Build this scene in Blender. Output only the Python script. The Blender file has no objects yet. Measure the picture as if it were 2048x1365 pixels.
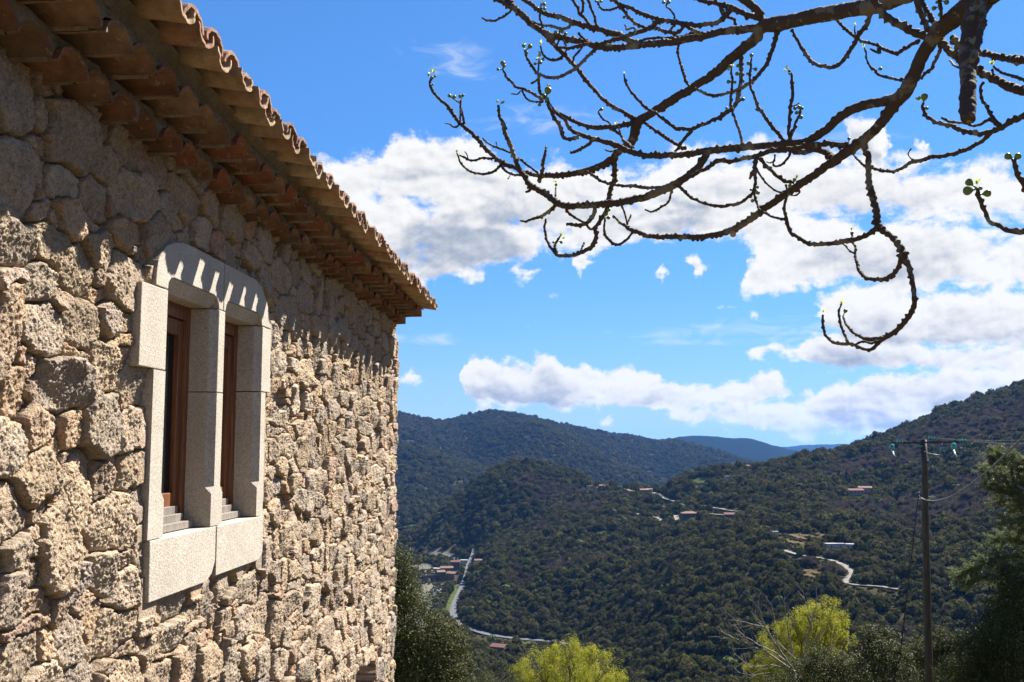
import bpy, bmesh, math, random, os
import numpy as np
from mathutils import Vector
C = bpy.context.scene.collection
SC = bpy.context.scene
rnd = random.Random(7)
R_ = math.radians

# ------------------------------------------------------------------ camera
F = 2000.0                                   # focal length in photo pixels (photo 2048 wide)
TH = math.atan((893.0 - 682.5) / F)          # pitch up
AL = math.atan((1145.0 - 1024) / F * math.cos(TH))   # yaw left of +Y (the wall runs along +Y)
fh = np.array([-math.sin(AL), math.cos(AL), 0]); Rv = np.array([math.cos(AL), math.sin(AL), 0]); Zv = np.array([0, 0, 1.0])
fwd = fh * math.cos(TH) + Zv * math.sin(TH); upv = -fh * math.sin(TH) + Zv * math.cos(TH)
def ray(px, py): return fwd * F + Rv * (px - 1024) + upv * (682.5 - py)
def at(px, py, d):                           # point on a pixel's line of sight at horizontal distance d
    r = ray(px, py); return r / math.hypot(r[0], r[1]) * d
def azim(px): return math.atan((px - 1024) / F * math.cos(TH)) - AL
cd = bpy.data.cameras.new('camera'); cam = bpy.data.objects.new('camera', cd); C.objects.link(cam)
cd.sensor_width = 36; cd.lens = F / 2048 * 36; cd.clip_start = 0.05; cd.clip_end = 60000
cam.rotation_euler = (R_(90) + TH, 0, AL)
SC.camera = cam
SC.render.resolution_x, SC.render.resolution_y = 1024, 682

# ------------------------------------------------------------------ sun, sky with clouds, exposure
SUN = Vector((1.0, 1.15, 1.67)).normalized()  # direction to the sun
EL = math.asin(SUN.z); AZ = math.atan2(SUN.x, SUN.y)
sl = bpy.data.lights.new('sun', 'SUN'); sl.energy = 5.0; sl.angle = R_(0.53); sl.color = (1.0, 0.955, 0.88)
so = bpy.data.objects.new('sun', sl); C.objects.link(so)
so.rotation_euler = SUN.to_track_quat('Z', 'Y').to_euler(); so.location = (30, 34, 50)
SC.view_settings.view_transform = 'Standard'; SC.view_settings.look = 'None'
SC.view_settings.exposure = 1.9; SC.view_settings.gamma = 1.0
W = bpy.data.worlds.new('World'); SC.world = W; W.use_nodes = True
SC.cycles.max_bounces = 6; SC.cycles.volume_bounces = 0; SC.cycles.diffuse_bounces = 3; SC.cycles.glossy_bounces = 2
SC.cycles.transparent_max_bounces = 6; SC.cycles.use_denoising = True
SC.cycles.sample_clamp_indirect = 6

class NT:                                     # tiny node-tree helper
    def __init__(s, t): s.t = t; s.n = t.nodes; s.l = t.links
    def add(s, typ, ins=None, **kw):
        n = s.n.new(typ)
        for k, v in kw.items(): setattr(n, k, v)
        for k, v in (ins or {}).items():
            i = n.inputs[k]
            if isinstance(v, bpy.types.NodeSocket): s.l.new(v, i)
            else: i.default_value = v
        return n
    def m(s, op, a, b=0.0, c=0.0, clamp=False):
        n = s.add('ShaderNodeMath', {0: a, 1: b, 2: c}, operation=op, use_clamp=clamp); return n.outputs[0]
    def v(s, op, a, b=(0, 0, 0), c=None):
        ins = {0: a, 1: b}
        if c is not None: ins[2] = c
        n = s.add('ShaderNodeVectorMath', ins, operation=op)
        return n.outputs['Value'] if op in ('LENGTH', 'DOT_PRODUCT') else n.outputs[0]
    def noise(s, vec, scale, detail=4, rough=0.5, dist=0.0):
        return s.add('ShaderNodeTexNoise', {'Vector': vec, 'Scale': scale, 'Detail': detail, 'Roughness': rough, 'Distortion': dist})
    def mix(s, f, a, b, typ='MIX'):
        n = s.n.new('ShaderNodeMix'); n.data_type = 'RGBA'; n.blend_type = typ
        for k, v in ((0, f), (6, a), (7, b)):
            if isinstance(v, bpy.types.NodeSocket): s.l.new(v, n.inputs[k])
            else: n.inputs[k].default_value = v if k == 0 or len(v) == 4 else (*v, 1)
        return n.outputs[2]
    def ramp(s, f, stops, interp='LINEAR'):
        n = s.add('ShaderNodeValToRGB', {0: f}); cr = n.color_ramp; cr.interpolation = interp
        while len(cr.elements) < len(stops): cr.elements.new(0.5)
        for e, (p, c) in zip(cr.elements, stops):
            e.position = p; e.color = c if len(c) == 4 else (*c, 1)
        return n.outputs[0]
    def sm(s, x, a, b):                       # smoothstep
        n = s.add('ShaderNodeMapRange', {0: x, 1: a, 2: b, 3: 0.0, 4: 1.0}, interpolation_type='SMOOTHSTEP'); return n.outputs[0]

# cloud banks in the sky: (x, top, base) outlines in photo pixels, turned into angles; their light and shade are coloured in; the bank's own
# vertical profile and noise decide how thick the cloud is at a direction
BANKS = [
 ([(560,345,560),(640,322,600),(700,312,600),(758,318,590),(778,290,585),(830,266,590),(880,275,560),(925,278,545),(965,292,535),(1000,312,525),(1040,345,520),(1085,385,512),(1105,352,508),(1150,345,500),(1180,335,495),(1260,362,488),(1300,335,480),(1350,300,475),(1420,292,470),(1480,310,480),(1540,330,500),(1570,420,440)], 1.0, 24),
 ([(1440,330,420),(1500,305,440),(1600,312,430),(1700,320,440),(1800,325,432),(1900,330,440),(2200,320,440)], .9, 30),
 ([(1465,585,585),(1490,545,592),(1520,500,598),(1560,450,590),(1600,432,572),(1650,425,565),(1700,455,560),(1740,472,590),(1790,450,600),(1830,436,585),(1880,438,582),(1940,455,578),(2000,465,575),(2200,480,570)], 1.0, 22),
 ([(1610,610,610),(1640,592,650),(1700,560,690),(1760,562,692),(1800,590,692),(1850,588,695),(1900,572,692),(1960,596,692),(2010,590,695),(2200,600,700)], 1.0, 20),
 ([(1460,708,708),(1500,700,714),(1540,692,716),(1600,688,716),(1640,664,736),(1700,655,742),(1800,692,738),(1900,700,740),(2200,690,745)], .95, 14),
 ([(912,765,765),(928,736,785),(950,722,802),(975,714,806),(1010,720,812),(1050,735,814),(1075,716,816),(1105,722,818),(1140,738,820),(1166,727,822),(1200,740,822),(1240,734,820),(1300,738,817),(1340,760,812),(1400,772,808),(1450,776,806),(1480,758,802),(1505,746,802),(1530,750,800),(1575,775,797),(1600,786,800),(1622,778,802),(1650,790,800)], 1.05, 15),
 ([(1200,846,846),(1215,838,850),(1240,846,846),(1320,838,838),(1350,826,842),(1420,815,846),(1500,805,862),(1600,800,866),(1680,765,868),(1740,748,868),(1800,745,868),(1900,738,870),(2200,735,870)], .7, 13),
 ([(780,762,762),(825,738,768),(860,758,758),(866,811,813),(885,806,818),(903,811,813),(925,820,820),(960,806,824),(1000,820,820),(1010,643,643),(1050,637,648),(1080,643,643),(1140,545,530),(1165,500,545),(1205,530,522),(1300,548,548),(1325,536,558),(1345,548,542),(1362,520,520),(1395,505,552),(1450,525,522),(1482,628,628),(1515,612,642),(1540,628,628),(1560,250,250),(1680,262,262),(1700,225,290),(1750,235,330),(1790,290,290),(1815,290,290),(1833,275,302),(1850,300,292)], .65, 13),
 ([(890,560,556),(935,514,562),(985,552,540),(1040,522,560),(1100,542,536)], .65, 14)]
WISP = [(890,105,110,22,.5),(920,140,60,24,.6),(1090,240,140,26,.4),(840,680,80,14,.6),(1480,660,230,15,.62),(1440,684,180,9,.5),(1560,640,120,12,.5),(1600,300,160,40,.4)]
def sky_dir(px, py):
    r = ray(px, py); return math.atan2(r[0], r[1]), math.asin(r[2] / np.linalg.norm(r))
AZ0, AZ1, EL0, EL1 = -0.34, 0.62, -0.05, 0.45
w = NT(W.node_tree); w.n.clear()
tc = w.add('ShaderNodeTexCoord').outputs['Generated']
sp = w.add('ShaderNodeSeparateXYZ', {0: tc})
az = w.m('ARCTAN2', sp.outputs[0], sp.outputs[1]); el = w.m('ARCSINE', sp.outputs[2])
P = w.add('ShaderNodeCombineXYZ', {0: az, 1: el, 2: 0.0}).outputs[0]
def n2(vec, *a):
    n = w.noise(vec, *a); n.noise_dimensions = '2D'; return n
wp = w.v('MULTIPLY_ADD', w.v('SUBTRACT', n2(P, 34.0, 4, 0.6).outputs['Color'], (0.5, 0.5, 0.5)), (0.030, 0.020, 0), P)
wsp = w.add('ShaderNodeSeparateXYZ', {0: wp})
t = w.m('MULTIPLY_ADD', wsp.outputs[0], 1 / (AZ1 - AZ0), -AZ0 / (AZ1 - AZ0))
elw = w.m('MULTIPLY_ADD', wsp.outputs[1], 1 / (EL1 - EL0), -EL0 / (EL1 - EL0))
cov = below = None
for stops, amp, soft in BANKS:
    st = []
    for (x, ty, by) in stops:
        if by - ty <= 4: ty, by = ty + 20, by - 20       # pinched shut between puffs
        a, te = sky_dir(x, ty); _, be = sky_dir(x, by)
        st.append(((a - AZ0) / (AZ1 - AZ0), ((te - EL0) / (EL1 - EL0), (be - EL0) / (EL1 - EL0), 0)))
    rs = w.add('ShaderNodeSeparateColor', {0: w.ramp(t, st)})
    s_ = F / soft * (EL1 - EL0); cap = 0.85 if cov is None else 1.15
    up_ = w.m('SUBTRACT', rs.outputs[0], elw); dn = w.m('SUBTRACT', elw, rs.outputs[1])
    c_ = w.m('MULTIPLY', w.m('MINIMUM', w.m('SMOOTH_MIN', up_, dn, 0.01), cap / s_), s_ * amp)
    b_ = w.m('MULTIPLY', w.m('MULTIPLY', up_, s_ * 0.21, 0, True), w.m('ADD', c_, 0.4, 0, True))
    cov = c_ if cov is None else w.m('MAXIMUM', cov, c_)
    below = b_ if below is None else w.m('MAXIMUM', below, b_)
Pn = w.v('MULTIPLY', P, (1.0, 1.45, 1.0))
f1 = n2(Pn, 24.0, 9, 0.60, 0.1).outputs['Fac']
f2 = n2(w.v('ADD', Pn, (0.0035, 0.008, 0)), 24.0, 6, 0.58, 0.1).outputs['Fac']
f3 = n2(w.v('MULTIPLY', P, (1, 2.2, 1)), 8.0, 3, 0.55, 0.2).outputs['Fac']
d0 = w.m('MULTIPLY_ADD', w.m('SUBTRACT', f1, 0.49), 4.2, cov)
alpha = w.sm(d0, -0.48, 0.62)
lum = w.m('MULTIPLY_ADD', w.m('MULTIPLY', below, w.m('MULTIPLY_ADD', w.sm(f3, 0.40, 0.58), 0.72, 0.28)), -0.38, 1.07)  # shaded undersides coloured in by depth below the bank's top
lum = w.m('MULTIPLY_ADD', w.m('SUBTRACT', f1, f2), 0.62, lum)  # emboss: sides turned to the sun coloured brighter, far sides greyer
lum = w.m('MULTIPLY_ADD', w.sm(d0, 0.9, 2.6), -0.05, lum)
lum = w.m('MINIMUM', w.m('MAXIMUM', lum, 0.45), 1.04)
ccol = w.mix(w.sm(lum, 0.50, 0.97), (0.64, 0.75, 0.94), (1.0, 0.995, 0.985))
sn = w.add('ShaderNodeVectorMath', {0: ccol, 'Scale': w.m('MULTIPLY', lum, 4.85)}, operation='SCALE'); cc = sn.outputs[0]
fw = n2(w.v('MULTIPLY', P, (1, 3.2, 1)), 22.0, 6, 0.6, 0.6).outputs['Fac']
ws = None
for (x, y, rx, ry, a) in WISP:
    cx, cy = sky_dir(x, y); ix, iy = F / rx, F / ry
    q = w.v('MULTIPLY_ADD', P, (ix, iy, 0), (-cx * ix, -cy * iy, 0))
    g_ = w.m('MULTIPLY_ADD', w.m('MINIMUM', w.v('DOT_PRODUCT', q, q), 6.0), -0.8 * a, a)
    ws = g_ if ws is None else w.m('MAXIMUM', ws, g_)
wa = w.m('MULTIPLY', w.sm(w.m('MULTIPLY_ADD', w.m('SUBTRACT', fw, 0.5), 2.6, ws), 0.0, 1.4), 0.5)
sky = w.add('ShaderNodeTexSky', sky_type='NISHITA', sun_disc=False, sun_elevation=EL, sun_rotation=AZ, altitude=400, air_density=1.0, dust_density=0.3, ozone_density=2.5)
SKY_TINT = (0.366, 0.805, 1.40)
skyc = w.v('MULTIPLY', w.add('ShaderNodeGamma', {0: sky.outputs[0], 1: 0.7}).outputs[0], SKY_TINT)
low = w.m('MULTIPLY', w.m('POWER', w.m('SUBTRACT', 1.0, w.m('MULTIPLY', w.m('MAXIMUM', el, 0.0), 2.6, 0, True)), 5.0), 0.80)   # paler air towards the horizon
skyc = w.mix(low, skyc, (3.1, 3.85, 4.5))
cw = w.mix(wa, skyc, (4.6, 4.8, 5.0))
fin = w.mix(alpha, cw, cc)
bg = w.add('ShaderNodeBackground', {'Color': fin, 'Strength': 0.0525})
w.l.new(bg.outputs[0], w.add('ShaderNodeOutputWorld').inputs[0])
W.cycles.sampling_method = 'MANUAL'; W.cycles.sample_map_resolution = 512

# ------------------------------------------------------------------ helpers
def mat(name, fn):
    m = bpy.data.materials.new(name); m.use_nodes = True; t = NT(m.node_tree); t.n.clear()
    out = t.add('ShaderNodeOutputMaterial'); s = fn(t)
    t.l.new(s, out.inputs[0]); return m
def bsdf(t, col, rough=0.8, spec=0.3, **kw):
    ins = {'Base Color': col if isinstance(col, bpy.types.NodeSocket) else (*col, 1), 'Roughness': rough, 'Specular IOR Level': spec}
    ins.update(kw); return t.add('ShaderNodeBsdfPrincipled', ins).outputs[0]
def bump(t, h, strength, dist): return t.add('ShaderNodeBump', {'Height': h, 'Strength': strength, 'Distance': dist}).outputs[0]
def attr(t, name): return t.add('ShaderNodeAttribute', attribute_name=name).outputs[0]
def mesh_np(name, v, f, m=None, smooth=True, col=None, fmat=None):
    """numpy arrays -> mesh data. f: (n,3) or (n,4) array or list of such arrays"""
    fs = f if isinstance(f, list) else [f]
    me = bpy.data.meshes.new(name); v = np.asarray(v, dtype=np.float32)
    me.vertices.add(len(v)); me.vertices.foreach_set('co', v.ravel())
    nl = sum(a.size for a in fs); npoly = sum(len(a) for a in fs)
    me.loops.add(nl); me.loops.foreach_set('vertex_index', np.concatenate([np.asarray(a).ravel() for a in fs]).astype(np.int32))
    me.polygons.add(npoly)
    tot = np.concatenate([np.full(len(a), a.shape[1]) for a in fs]).astype(np.int32)
    st = np.concatenate([[0], np.cumsum(tot)[:-1]]).astype(np.int32)
    me.polygons.foreach_set('loop_start', st)
    try: me.polygons.foreach_set('loop_total', tot)
    except Exception: pass
    me.polygons.foreach_set('use_smooth', np.full(npoly, smooth, dtype=bool))
    me.update(calc_edges=True)
    if col is not None:
        a = me.color_attributes.new('Col', 'FLOAT_COLOR', 'POINT')
        c = np.ones((len(v), 4), dtype=np.float32); c[:, :3] = col; a.data.foreach_set('color', c.ravel())
    if m: me.materials.append(m)
    return me
def obj(name, me, parent=None, label=None, cat=None, group=None, kind=None, loc=None):
    o = bpy.data.objects.new(name, me); C.objects.link(o)
    if parent: o.parent = parent
    if loc is not None: o.location = loc
    if label: o['label'] = label
    if cat: o['category'] = cat
    if group: o['group'] = group
    if kind: o['kind'] = kind
    return o
def thing(name, label, cat, loc=(0, 0, 0), group=None): return obj(name, None, None, label, cat, group, None, loc)
class MB:                                     # collects polygons into one mesh
    def __init__(s, org=(0, 0, 0)): s.v = []; s.f = []; s.o = Vector(org)
    def poly(s, pts):
        b = len(s.v); s.v += [tuple(Vector(p) - s.o) for p in pts]; s.f.append(list(range(b, b + len(pts))))
    def verts(s, vs, fs):
        b = len(s.v); s.v += [tuple(Vector(p) - s.o) for p in vs]; s.f += [[b + i for i in f] for f in fs]
    def box(s, a, b):
        (x0, y0, z0), (x1, y1, z1) = a, b
        s.verts([(x0, y0, z0), (x1, y0, z0), (x1, y1, z0), (x0, y1, z0), (x0, y0, z1), (x1, y0, z1), (x1, y1, z1), (x0, y1, z1)],
                [(0, 3, 2, 1), (4, 5, 6, 7), (0, 1, 5, 4), (1, 2, 6, 5), (2, 3, 7, 6), (3, 0, 4, 7)])
    def prism(s, prof, x0, x1):               # prof = (y,z) outline (counter-clockwise seen from +x), extruded in x
        n = len(prof)
        vs = [(x0, y, z) for y, z in prof] + [(x1, y, z) for y, z in prof]
        fs = [tuple(reversed(range(n))), tuple(range(n, 2 * n))] + [(i, (i + 1) % n, n + (i + 1) % n, n + i) for i in range(n)]
        s.verts(vs, fs)
    def tube(s, pts, rads, k=8, cap=True):
        pts = [Vector(p) for p in pts]; rings = []; a = None
        for i, p in enumerate(pts):
            d = (pts[min(i + 1, len(pts) - 1)] - pts[max(i - 1, 0)]).normalized()
            if a is None: a = d.orthogonal().normalized()
            else: a = (a - d * a.dot(d)).normalized()
            b = d.cross(a); r = rads[i] if hasattr(rads, '__len__') else rads
            rings.append([p + (a * math.cos(2 * math.pi * j / k) + b * math.sin(2 * math.pi * j / k)) * r for j in range(k)])
        vs = [q for rg in rings for q in rg]; n = len(pts)
        fs = [(i * k + j, i * k + (j + 1) % k, (i + 1) * k + (j + 1) % k, (i + 1) * k + j) for i in range(n - 1) for j in range(k)]
        if cap: fs += [tuple(reversed(range(k))), tuple(range((n - 1) * k, n * k))]
        s.verts(vs, fs)
    def build(s, name, m, parent=None, smooth=False, bevel=0, **kw):
        me = bpy.data.meshes.new(name); me.from_pydata(s.v, [], s.f)
        if smooth: me.polygons.foreach_set('use_smooth', [True] * len(s.f))
        me.materials.append(m); me.update()
        o = obj(name, me, parent, **kw)
        if bevel:
            b = o.modifiers.new('bevel', 'BEVEL'); b.width = bevel; b.segments = 2; b.limit_method = 'ANGLE'; b.angle_limit = R_(35)
        return o
# vectorised value noise (numpy)
_tab = np.random.RandomState(3).rand(256, 256).astype(np.float32)
def vnoise(x, y, seed=0):
    xi = np.floor(x).astype(np.int64); yi = np.floor(y).astype(np.int64)
    fx = (x - xi).astype(np.float32); fy = (y - yi).astype(np.float32)
    fx = fx * fx * fx * (fx * (fx * 6 - 15) + 10); fy = fy * fy * fy * (fy * (fy * 6 - 15) + 10)
    xi = xi + seed * 37; yi = yi + seed * 91
    a = _tab[xi & 255, yi & 255]; b = _tab[(xi + 1) & 255, yi & 255]; c = _tab[xi & 255, (yi + 1) & 255]; d = _tab[(xi + 1) & 255, (yi + 1) & 255]
    return (a + (b - a) * fx) * (1 - fy) + (c + (d - c) * fx) * fy
def fbm(x, y, octv=4, seed=0, gain=0.5):
    s = 0; a = 1; t = 0
    for i in range(octv):
        ang = 0.6 * i; cx, sx = math.cos(ang), math.sin(ang)
        s = s + a * vnoise((x * cx - y * sx) * 2 ** i + 17.3 * i, (x * sx + y * cx) * 2 ** i + 5.1 * i, seed + i); t += a; a *= gain
    return s / t - 0.5

# ------------------------------------------------------------------ house materials
def m_rubble(t):
    c = attr(t, 'Col'); tc = t.add('ShaderNodeTexCoord').outputs['Object']
    big = t.noise(tc, 9, 4, 0.6).outputs['Fac']; fine = t.noise(tc, 190, 3, 0.7).outputs['Fac']; mid = t.noise(tc, 48, 4, 0.65).outputs['Fac']
    c = t.mix(1.0, c, t.ramp(big, [(0.25, (0.72, 0.70, 0.68)), (0.5, (1, 1, 1)), (0.78, (1.2, 1.14, 1.02))]), 'MULTIPLY')
    c = t.mix(1.0, c, t.ramp(mid, [(0.3, (0.62, 0.58, 0.54)), (0.5, (1, 1, 1)), (0.7, (1.22, 1.2, 1.16))]), 'MULTIPLY')
    c = t.mix(1.0, c, t.ramp(fine, [(0.3, (0.62, 0.57, 0.52)), (0.48, (1, 1, 1)), (0.66, (1.4, 1.38, 1.3))]), 'MULTIPLY')
    v = t.add('ShaderNodeTexVoronoi', {'Vector': tc, 'Scale': 120.0})
    h = t.m('ADD', t.m('MULTIPLY', mid, 0.6), t.m('ADD', t.m('MULTIPLY', fine, 0.4), t.m('MULTIPLY', v.outputs[0], -0.35)))
    return bsdf(t, c, 0.92, 0.15, Normal=bump(t, h, 0.8, 0.009))
def m_granite(t):
    tc = t.add('ShaderNodeTexCoord').outputs['Object']
    fine = t.noise(tc, 170, 2, 0.6).outputs['Fac']; mid = t.noise(tc, 70, 4, 0.7).outputs['Fac']; big = t.noise(tc, 4, 4, 0.6).outputs['Fac']
    c = t.ramp(fine, [(0.32, (0.075, 0.065, 0.055)), (0.42, (0.30, 0.27, 0.23)), (0.60, (0.42, 0.385, 0.335)), (0.70, (0.60, 0.56, 0.50))])
    c = t.mix(0.6, c, t.ramp(mid, [(0.35, (0.24, 0.212, 0.175)), (0.6, (0.43, 0.395, 0.34))]))
    c = t.mix(1.0, c, t.ramp(big, [(0.3, (0.88, 0.85, 0.80)), (0.7, (1.08, 1.05, 1.0))]), 'MULTIPLY')
    h = t.m('ADD', mid, t.m('MULTIPLY', fine, 0.5))
    return bsdf(t, c, 0.85, 0.2, Normal=bump(t, h, 0.7, 0.006))
def m_mortar(t):
    tc = t.add('ShaderNodeTexCoord').outputs['Object']
    n = t.noise(tc, 30, 6, 0.7).outputs['Fac']; b = t.noise(tc, 5, 3, 0.6).outputs['Fac']
    c = t.mix(b, (0.15, 0.12, 0.085), (0.24, 0.20, 0.15))
    c = t.mix(1.0, c, t.ramp(n, [(0.3, (0.7, 0.68, 0.66)), (0.7, (1.2, 1.18, 1.15))]), 'MULTIPLY')
    return bsdf(t, c, 0.95, 0.1, Normal=bump(t, n, 1.0, 0.02))
def m_tile(dark, light):
    def fn(t):
        c = attr(t, 'Col'); tc = t.add('ShaderNodeTexCoord').outputs['Object']
        b = t.noise(tc, 12, 5, 0.65).outputs['Fac']; n = t.noise(t.v('MULTIPLY', tc, (25, 90, 90)), 1.0, 4, 0.6).outputs['Fac']
        l = t.noise(tc, 22, 5, 0.75).outputs['Fac']
        c = t.mix(1.0, c, t.ramp(b, [(0.3, (0.6, 0.55, 0.5)), (0.55, (1, 1, 1)), (0.75, (1.35, 1.3, 1.2))]), 'MULTIPLY')
        c = t.mix(t.sm(l, 0.60 - light, 0.68 - light), c, (0.23, 0.165, 0.105))       # lime smears
        c = t.mix(t.sm(n, 0.62, 0.75), c, tuple(x for x in dark))
        return bsdf(t, c, 0.85, 0.2, Normal=bump(t, t.m('ADD', n, b), 0.6, 0.006))
    return fn
def m_lichen(t):                              # weathered top side of the roof tiles
    c = attr(t, 'Col'); tc = t.add('ShaderNodeTexCoord').outputs['Object']
    n = t.noise(tc, 38, 6, 0.75).outputs['Fac']; b = t.noise(tc, 9, 3, 0.6).outputs['Fac']
    c = t.mix(t.sm(n, 0.50, 0.62), c, (0.24, 0.205, 0.17)); c = t.mix(t.sm(b, 0.55, 0.75), c, (0.07, 0.06, 0.05))
    return bsdf(t, c, 0.9, 0.15, Normal=bump(t, n, 0.9, 0.008))
def m_wood(base, hi, sc=1.0):
    def fn(t):
        tc = t.add('ShaderNodeTexCoord').outputs['Object']
        n = t.noise(t.v('MULTIPLY', tc, (60 * sc, 60 * sc, 3)), 1.0, 5, 0.6).outputs['Fac']; b = t.noise(tc, 3, 3, 0.5).outputs['Fac']
        c = t.mix(t.sm(n, 0.35, 0.65), base, hi); c = t.mix(1.0, c, t.ramp(b, [(0.3, (0.8, 0.8, 0.8)), (0.7, (1.15, 1.1, 1.05))]), 'MULTIPLY')
        return bsdf(t, c, 0.45, 0.4, Normal=bump(t, n, 0.25, 0.002))
    return fn
RUB = mat('rubble_stone', m_rubble); GRA = mat('dressed_granite', m_granite); MOR = mat('lime_mortar', m_mortar)
TIL = mat('clay_tile', m_tile((0.10, 0.055, 0.035), 0.03)); CHT = mat('pale_clay_tile', m_tile((0.22, 0.15, 0.09), 0.09)); LIC = mat('lichen_tile', m_lichen)
WOO = mat('varnished_wood', m_wood((0.115, 0.040, 0.015), (0.20, 0.078, 0.030))); GWO = mat('grey_wood', m_wood((0.15, 0.13, 0.11), (0.22, 0.195, 0.17)))
GLS = mat('window_glass', lambda t: bsdf(t, (0.008, 0.009, 0.011), 0.08, 0.35))
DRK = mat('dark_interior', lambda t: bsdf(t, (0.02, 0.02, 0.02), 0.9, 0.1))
PLA = mat('rough_render', lambda t: m_mortar(t))

house = thing('stone_house', 'rubble stone house with tiled eaves and a twin-light window, filling the left of the view', 'house', (-2, 6, -2.5))
H0 = Vector((-2, 6, -2.5))
YC = 11.36                                    # far corner of the front wall
# surround outlines (y, z) on the wall plane x = -2
UL = [(4.50, .372), (4.806, .372), (4.806, .77), (4.50, .768)]
LL = [(4.665, -.44), (4.806, -.44), (4.806, .366), (4.66, .366)]
LIN1 = [(4.66, .776), (4.806, .776), (4.812, .81), (4.84, .838), (4.88, .846), (5.44, .846), (5.48, .838), (5.515, .81), (5.53, .776), (5.594, .776), (5.594, 1.052), (5.14, 1.054), (4.98, 1.046), (4.87, 1.026), (4.78, .992), (4.715, .945), (4.68, .90), (4.665, .85)]
LIN2 = [(5.600, .776), (5.628, .776), (5.64, .81), (5.665, .838), (5.70, .846), (6.23, .846), (6.27, .836), (6.30, .81), (6.315, .776), (6.505, .776), (6.47, .87), (6.40, .95), (6.29, 1.02), (6.18, 1.052), (5.600, 1.052)]
RU = [(6.332, .352), (6.52, .352), (6.515, .77), (6.332, .77)]
RL = [(6.332, -.44), (6.425, -.44), (6.425, .346), (6.332, .346)]
SI1 = [(4.70, -.735), (5.45, -.735), (5.53, -.70), (5.575, -.64), (5.575, -.446), (4.69, -.446)]
SI2 = [(5.583, -.720), (6.36, -.718), (6.43, -.68), (6.435, -.446), (5.583, -.446)]
HOLE = [(4.52, .39), (4.68, .36), (4.69, -.43), (4.72, -.71), (5.5, -.70), (6.40, -.69), (6.41, .375), (6.50, .39), (6.48, .78), (6.38, .94), (6.17, 1.03), (5.0, 1.03), (4.72, .92), (4.68, .76), (4.52, .75)]
def in_poly(y, z, poly):
    c = np.zeros(y.shape, bool); n = len(poly)
    for i in range(n):
        (a, b), (d, e) = poly[i], poly[(i + 1) % n]
        if b == e: continue
        c ^= ((b > z) != (e > z)) & (y < (d - a) * (z - b) / (e - b) + a)
    return c

# ---- the rubble wall: one displaced sheet, courses of split stones laid out by weighted cells
def cols():
    y = [-2.5]; 
    while y[-1] < YC + 0.5:
        q = y[-1]
        y.append(q + (0.05 if q < 2.9 else 0.0042 if q < 5 else 0.0060 if q < 7 else 0.0085 if q < 9.5 else 0.011))
    return np.array(y)
S = cols(); ZZ = np.concatenate([np.arange(-6.0, -2.95, 0.03), np.arange(-2.95, 1.452, 0.0046)])
ny, nz = len(S), len(ZZ)
SY, SZ = np.meshgrid(S, ZZ, indexing='ij'); SY = SY.astype(np.float32); SZ = SZ.astype(np.float32)
wy = SY + 0.038 * fbm(SY * 7, SZ * 7, 3, 11) + 0.02 * fbm(SY * 26, SZ * 26, 2, 15); wz = SZ + 0.034 * fbm(SY * 7, SZ * 7, 3, 23) + 0.018 * fbm(SY * 26, SZ * 26, 2, 27)
rs = np.random.RandomState(12)
seeds = []                                    # y, z, half width, half height, rotation
cell = {}
def try_add(y, z, a, b, th, k):
    for i in range(int((y - .5) / .5), int((y + .5) / .5) + 1):
        for j in range(int((z - .5 + 10) / .5), int((z + .5 + 10) / .5) + 1):
            for (Y, Z, A, B, T) in cell.get((i, j), ()):
                if (abs(y - Y) / (a + A)) ** 2.6 + (abs(z - Z) / (b + B)) ** 2.6 < k: return False
    cell.setdefault((int(y / .5), int((z + 10) / .5)), []).append((y, z, a, b, th)); seeds.append((y, z, a, b, th)); return True
for (amin, amax, bmin, bmax, tries, k) in ((.13, .185, .095, .135, 700, .93), (.09, .14, .065, .10, 6000, .93), (.06, .11, .05, .085, 14000, .92), (.035, .06, .022, .045, 16000, .92), (.02, .035, .012, .022, 7000, .95)):
    for _ in range(tries):
        y = rs.uniform(-2.6, YC + .55); z = rs.uniform(-6.1, 1.5)
        far = min(max((y - 4.5) / 3, 0), 1); sc = 1 - .12 * far
        u = rs.rand(); a = (amin + (amax - amin) * u) * sc * (1 + .30 * far); b = (bmin + (bmax - bmin) * rs.rand()) * sc
        if rs.rand() < .18: a, b = b * 1.0, a * 1.05
        if rs.rand() < .10 and amax < .12: b *= .45; a *= 1.3
        try_add(y, z, a, b, rs.normal(0, .12), k)
# quoins at the far corner
f1 = np.full((ny, nz), 9.0, np.float32); f2 = f1.copy(); sid = np.zeros((ny, nz), np.int32)
for n, (y, z, a, b, th) in enumerate(seeds):
    R = 2.6
    i0, i1 = np.searchsorted(S, [y - R * a - .08, y + R * a + .08]); j0, j1 = np.searchsorted(ZZ, [z - R * b - .08, z + R * b + .08])
    if i1 <= i0 or j1 <= j0: continue
    dy = wy[i0:i1, j0:j1] - y; dz = wz[i0:i1, j0:j1] - z
    c, s = math.cos(th), math.sin(th); p = 2.7
    d = (np.abs((dy * c + dz * s) / a) ** p + np.abs((-dy * s + dz * c) / b) ** p) ** (1 / p)
    d = 1 + (d - 1) * min(a, b) / .08         # additive-ish weighting
    F1, F2, I = f1[i0:i1, j0:j1], f2[i0:i1, j0:j1], sid[i0:i1, j0:j1]
    m = d < F1
    F2[...] = np.where(m, F1, np.minimum(F2, d)); F1[...] = np.where(m, d, F1); I[...] = np.where(m, n, I)
sd = np.array(seeds, dtype=np.float32); ns = len(sd)
gap = (f2 - f1) * .08                          # metres to the joint, roughly
off = rs.uniform(-.024, .016, ns).astype(np.float32); off[sd[:, 2] < .06] -= .016; farS = np.clip((sd[:, 0] - 5) / 3, 0, 1); off *= 1 - .35 * farS; off[rs.rand(ns) < .04] -= .04
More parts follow.
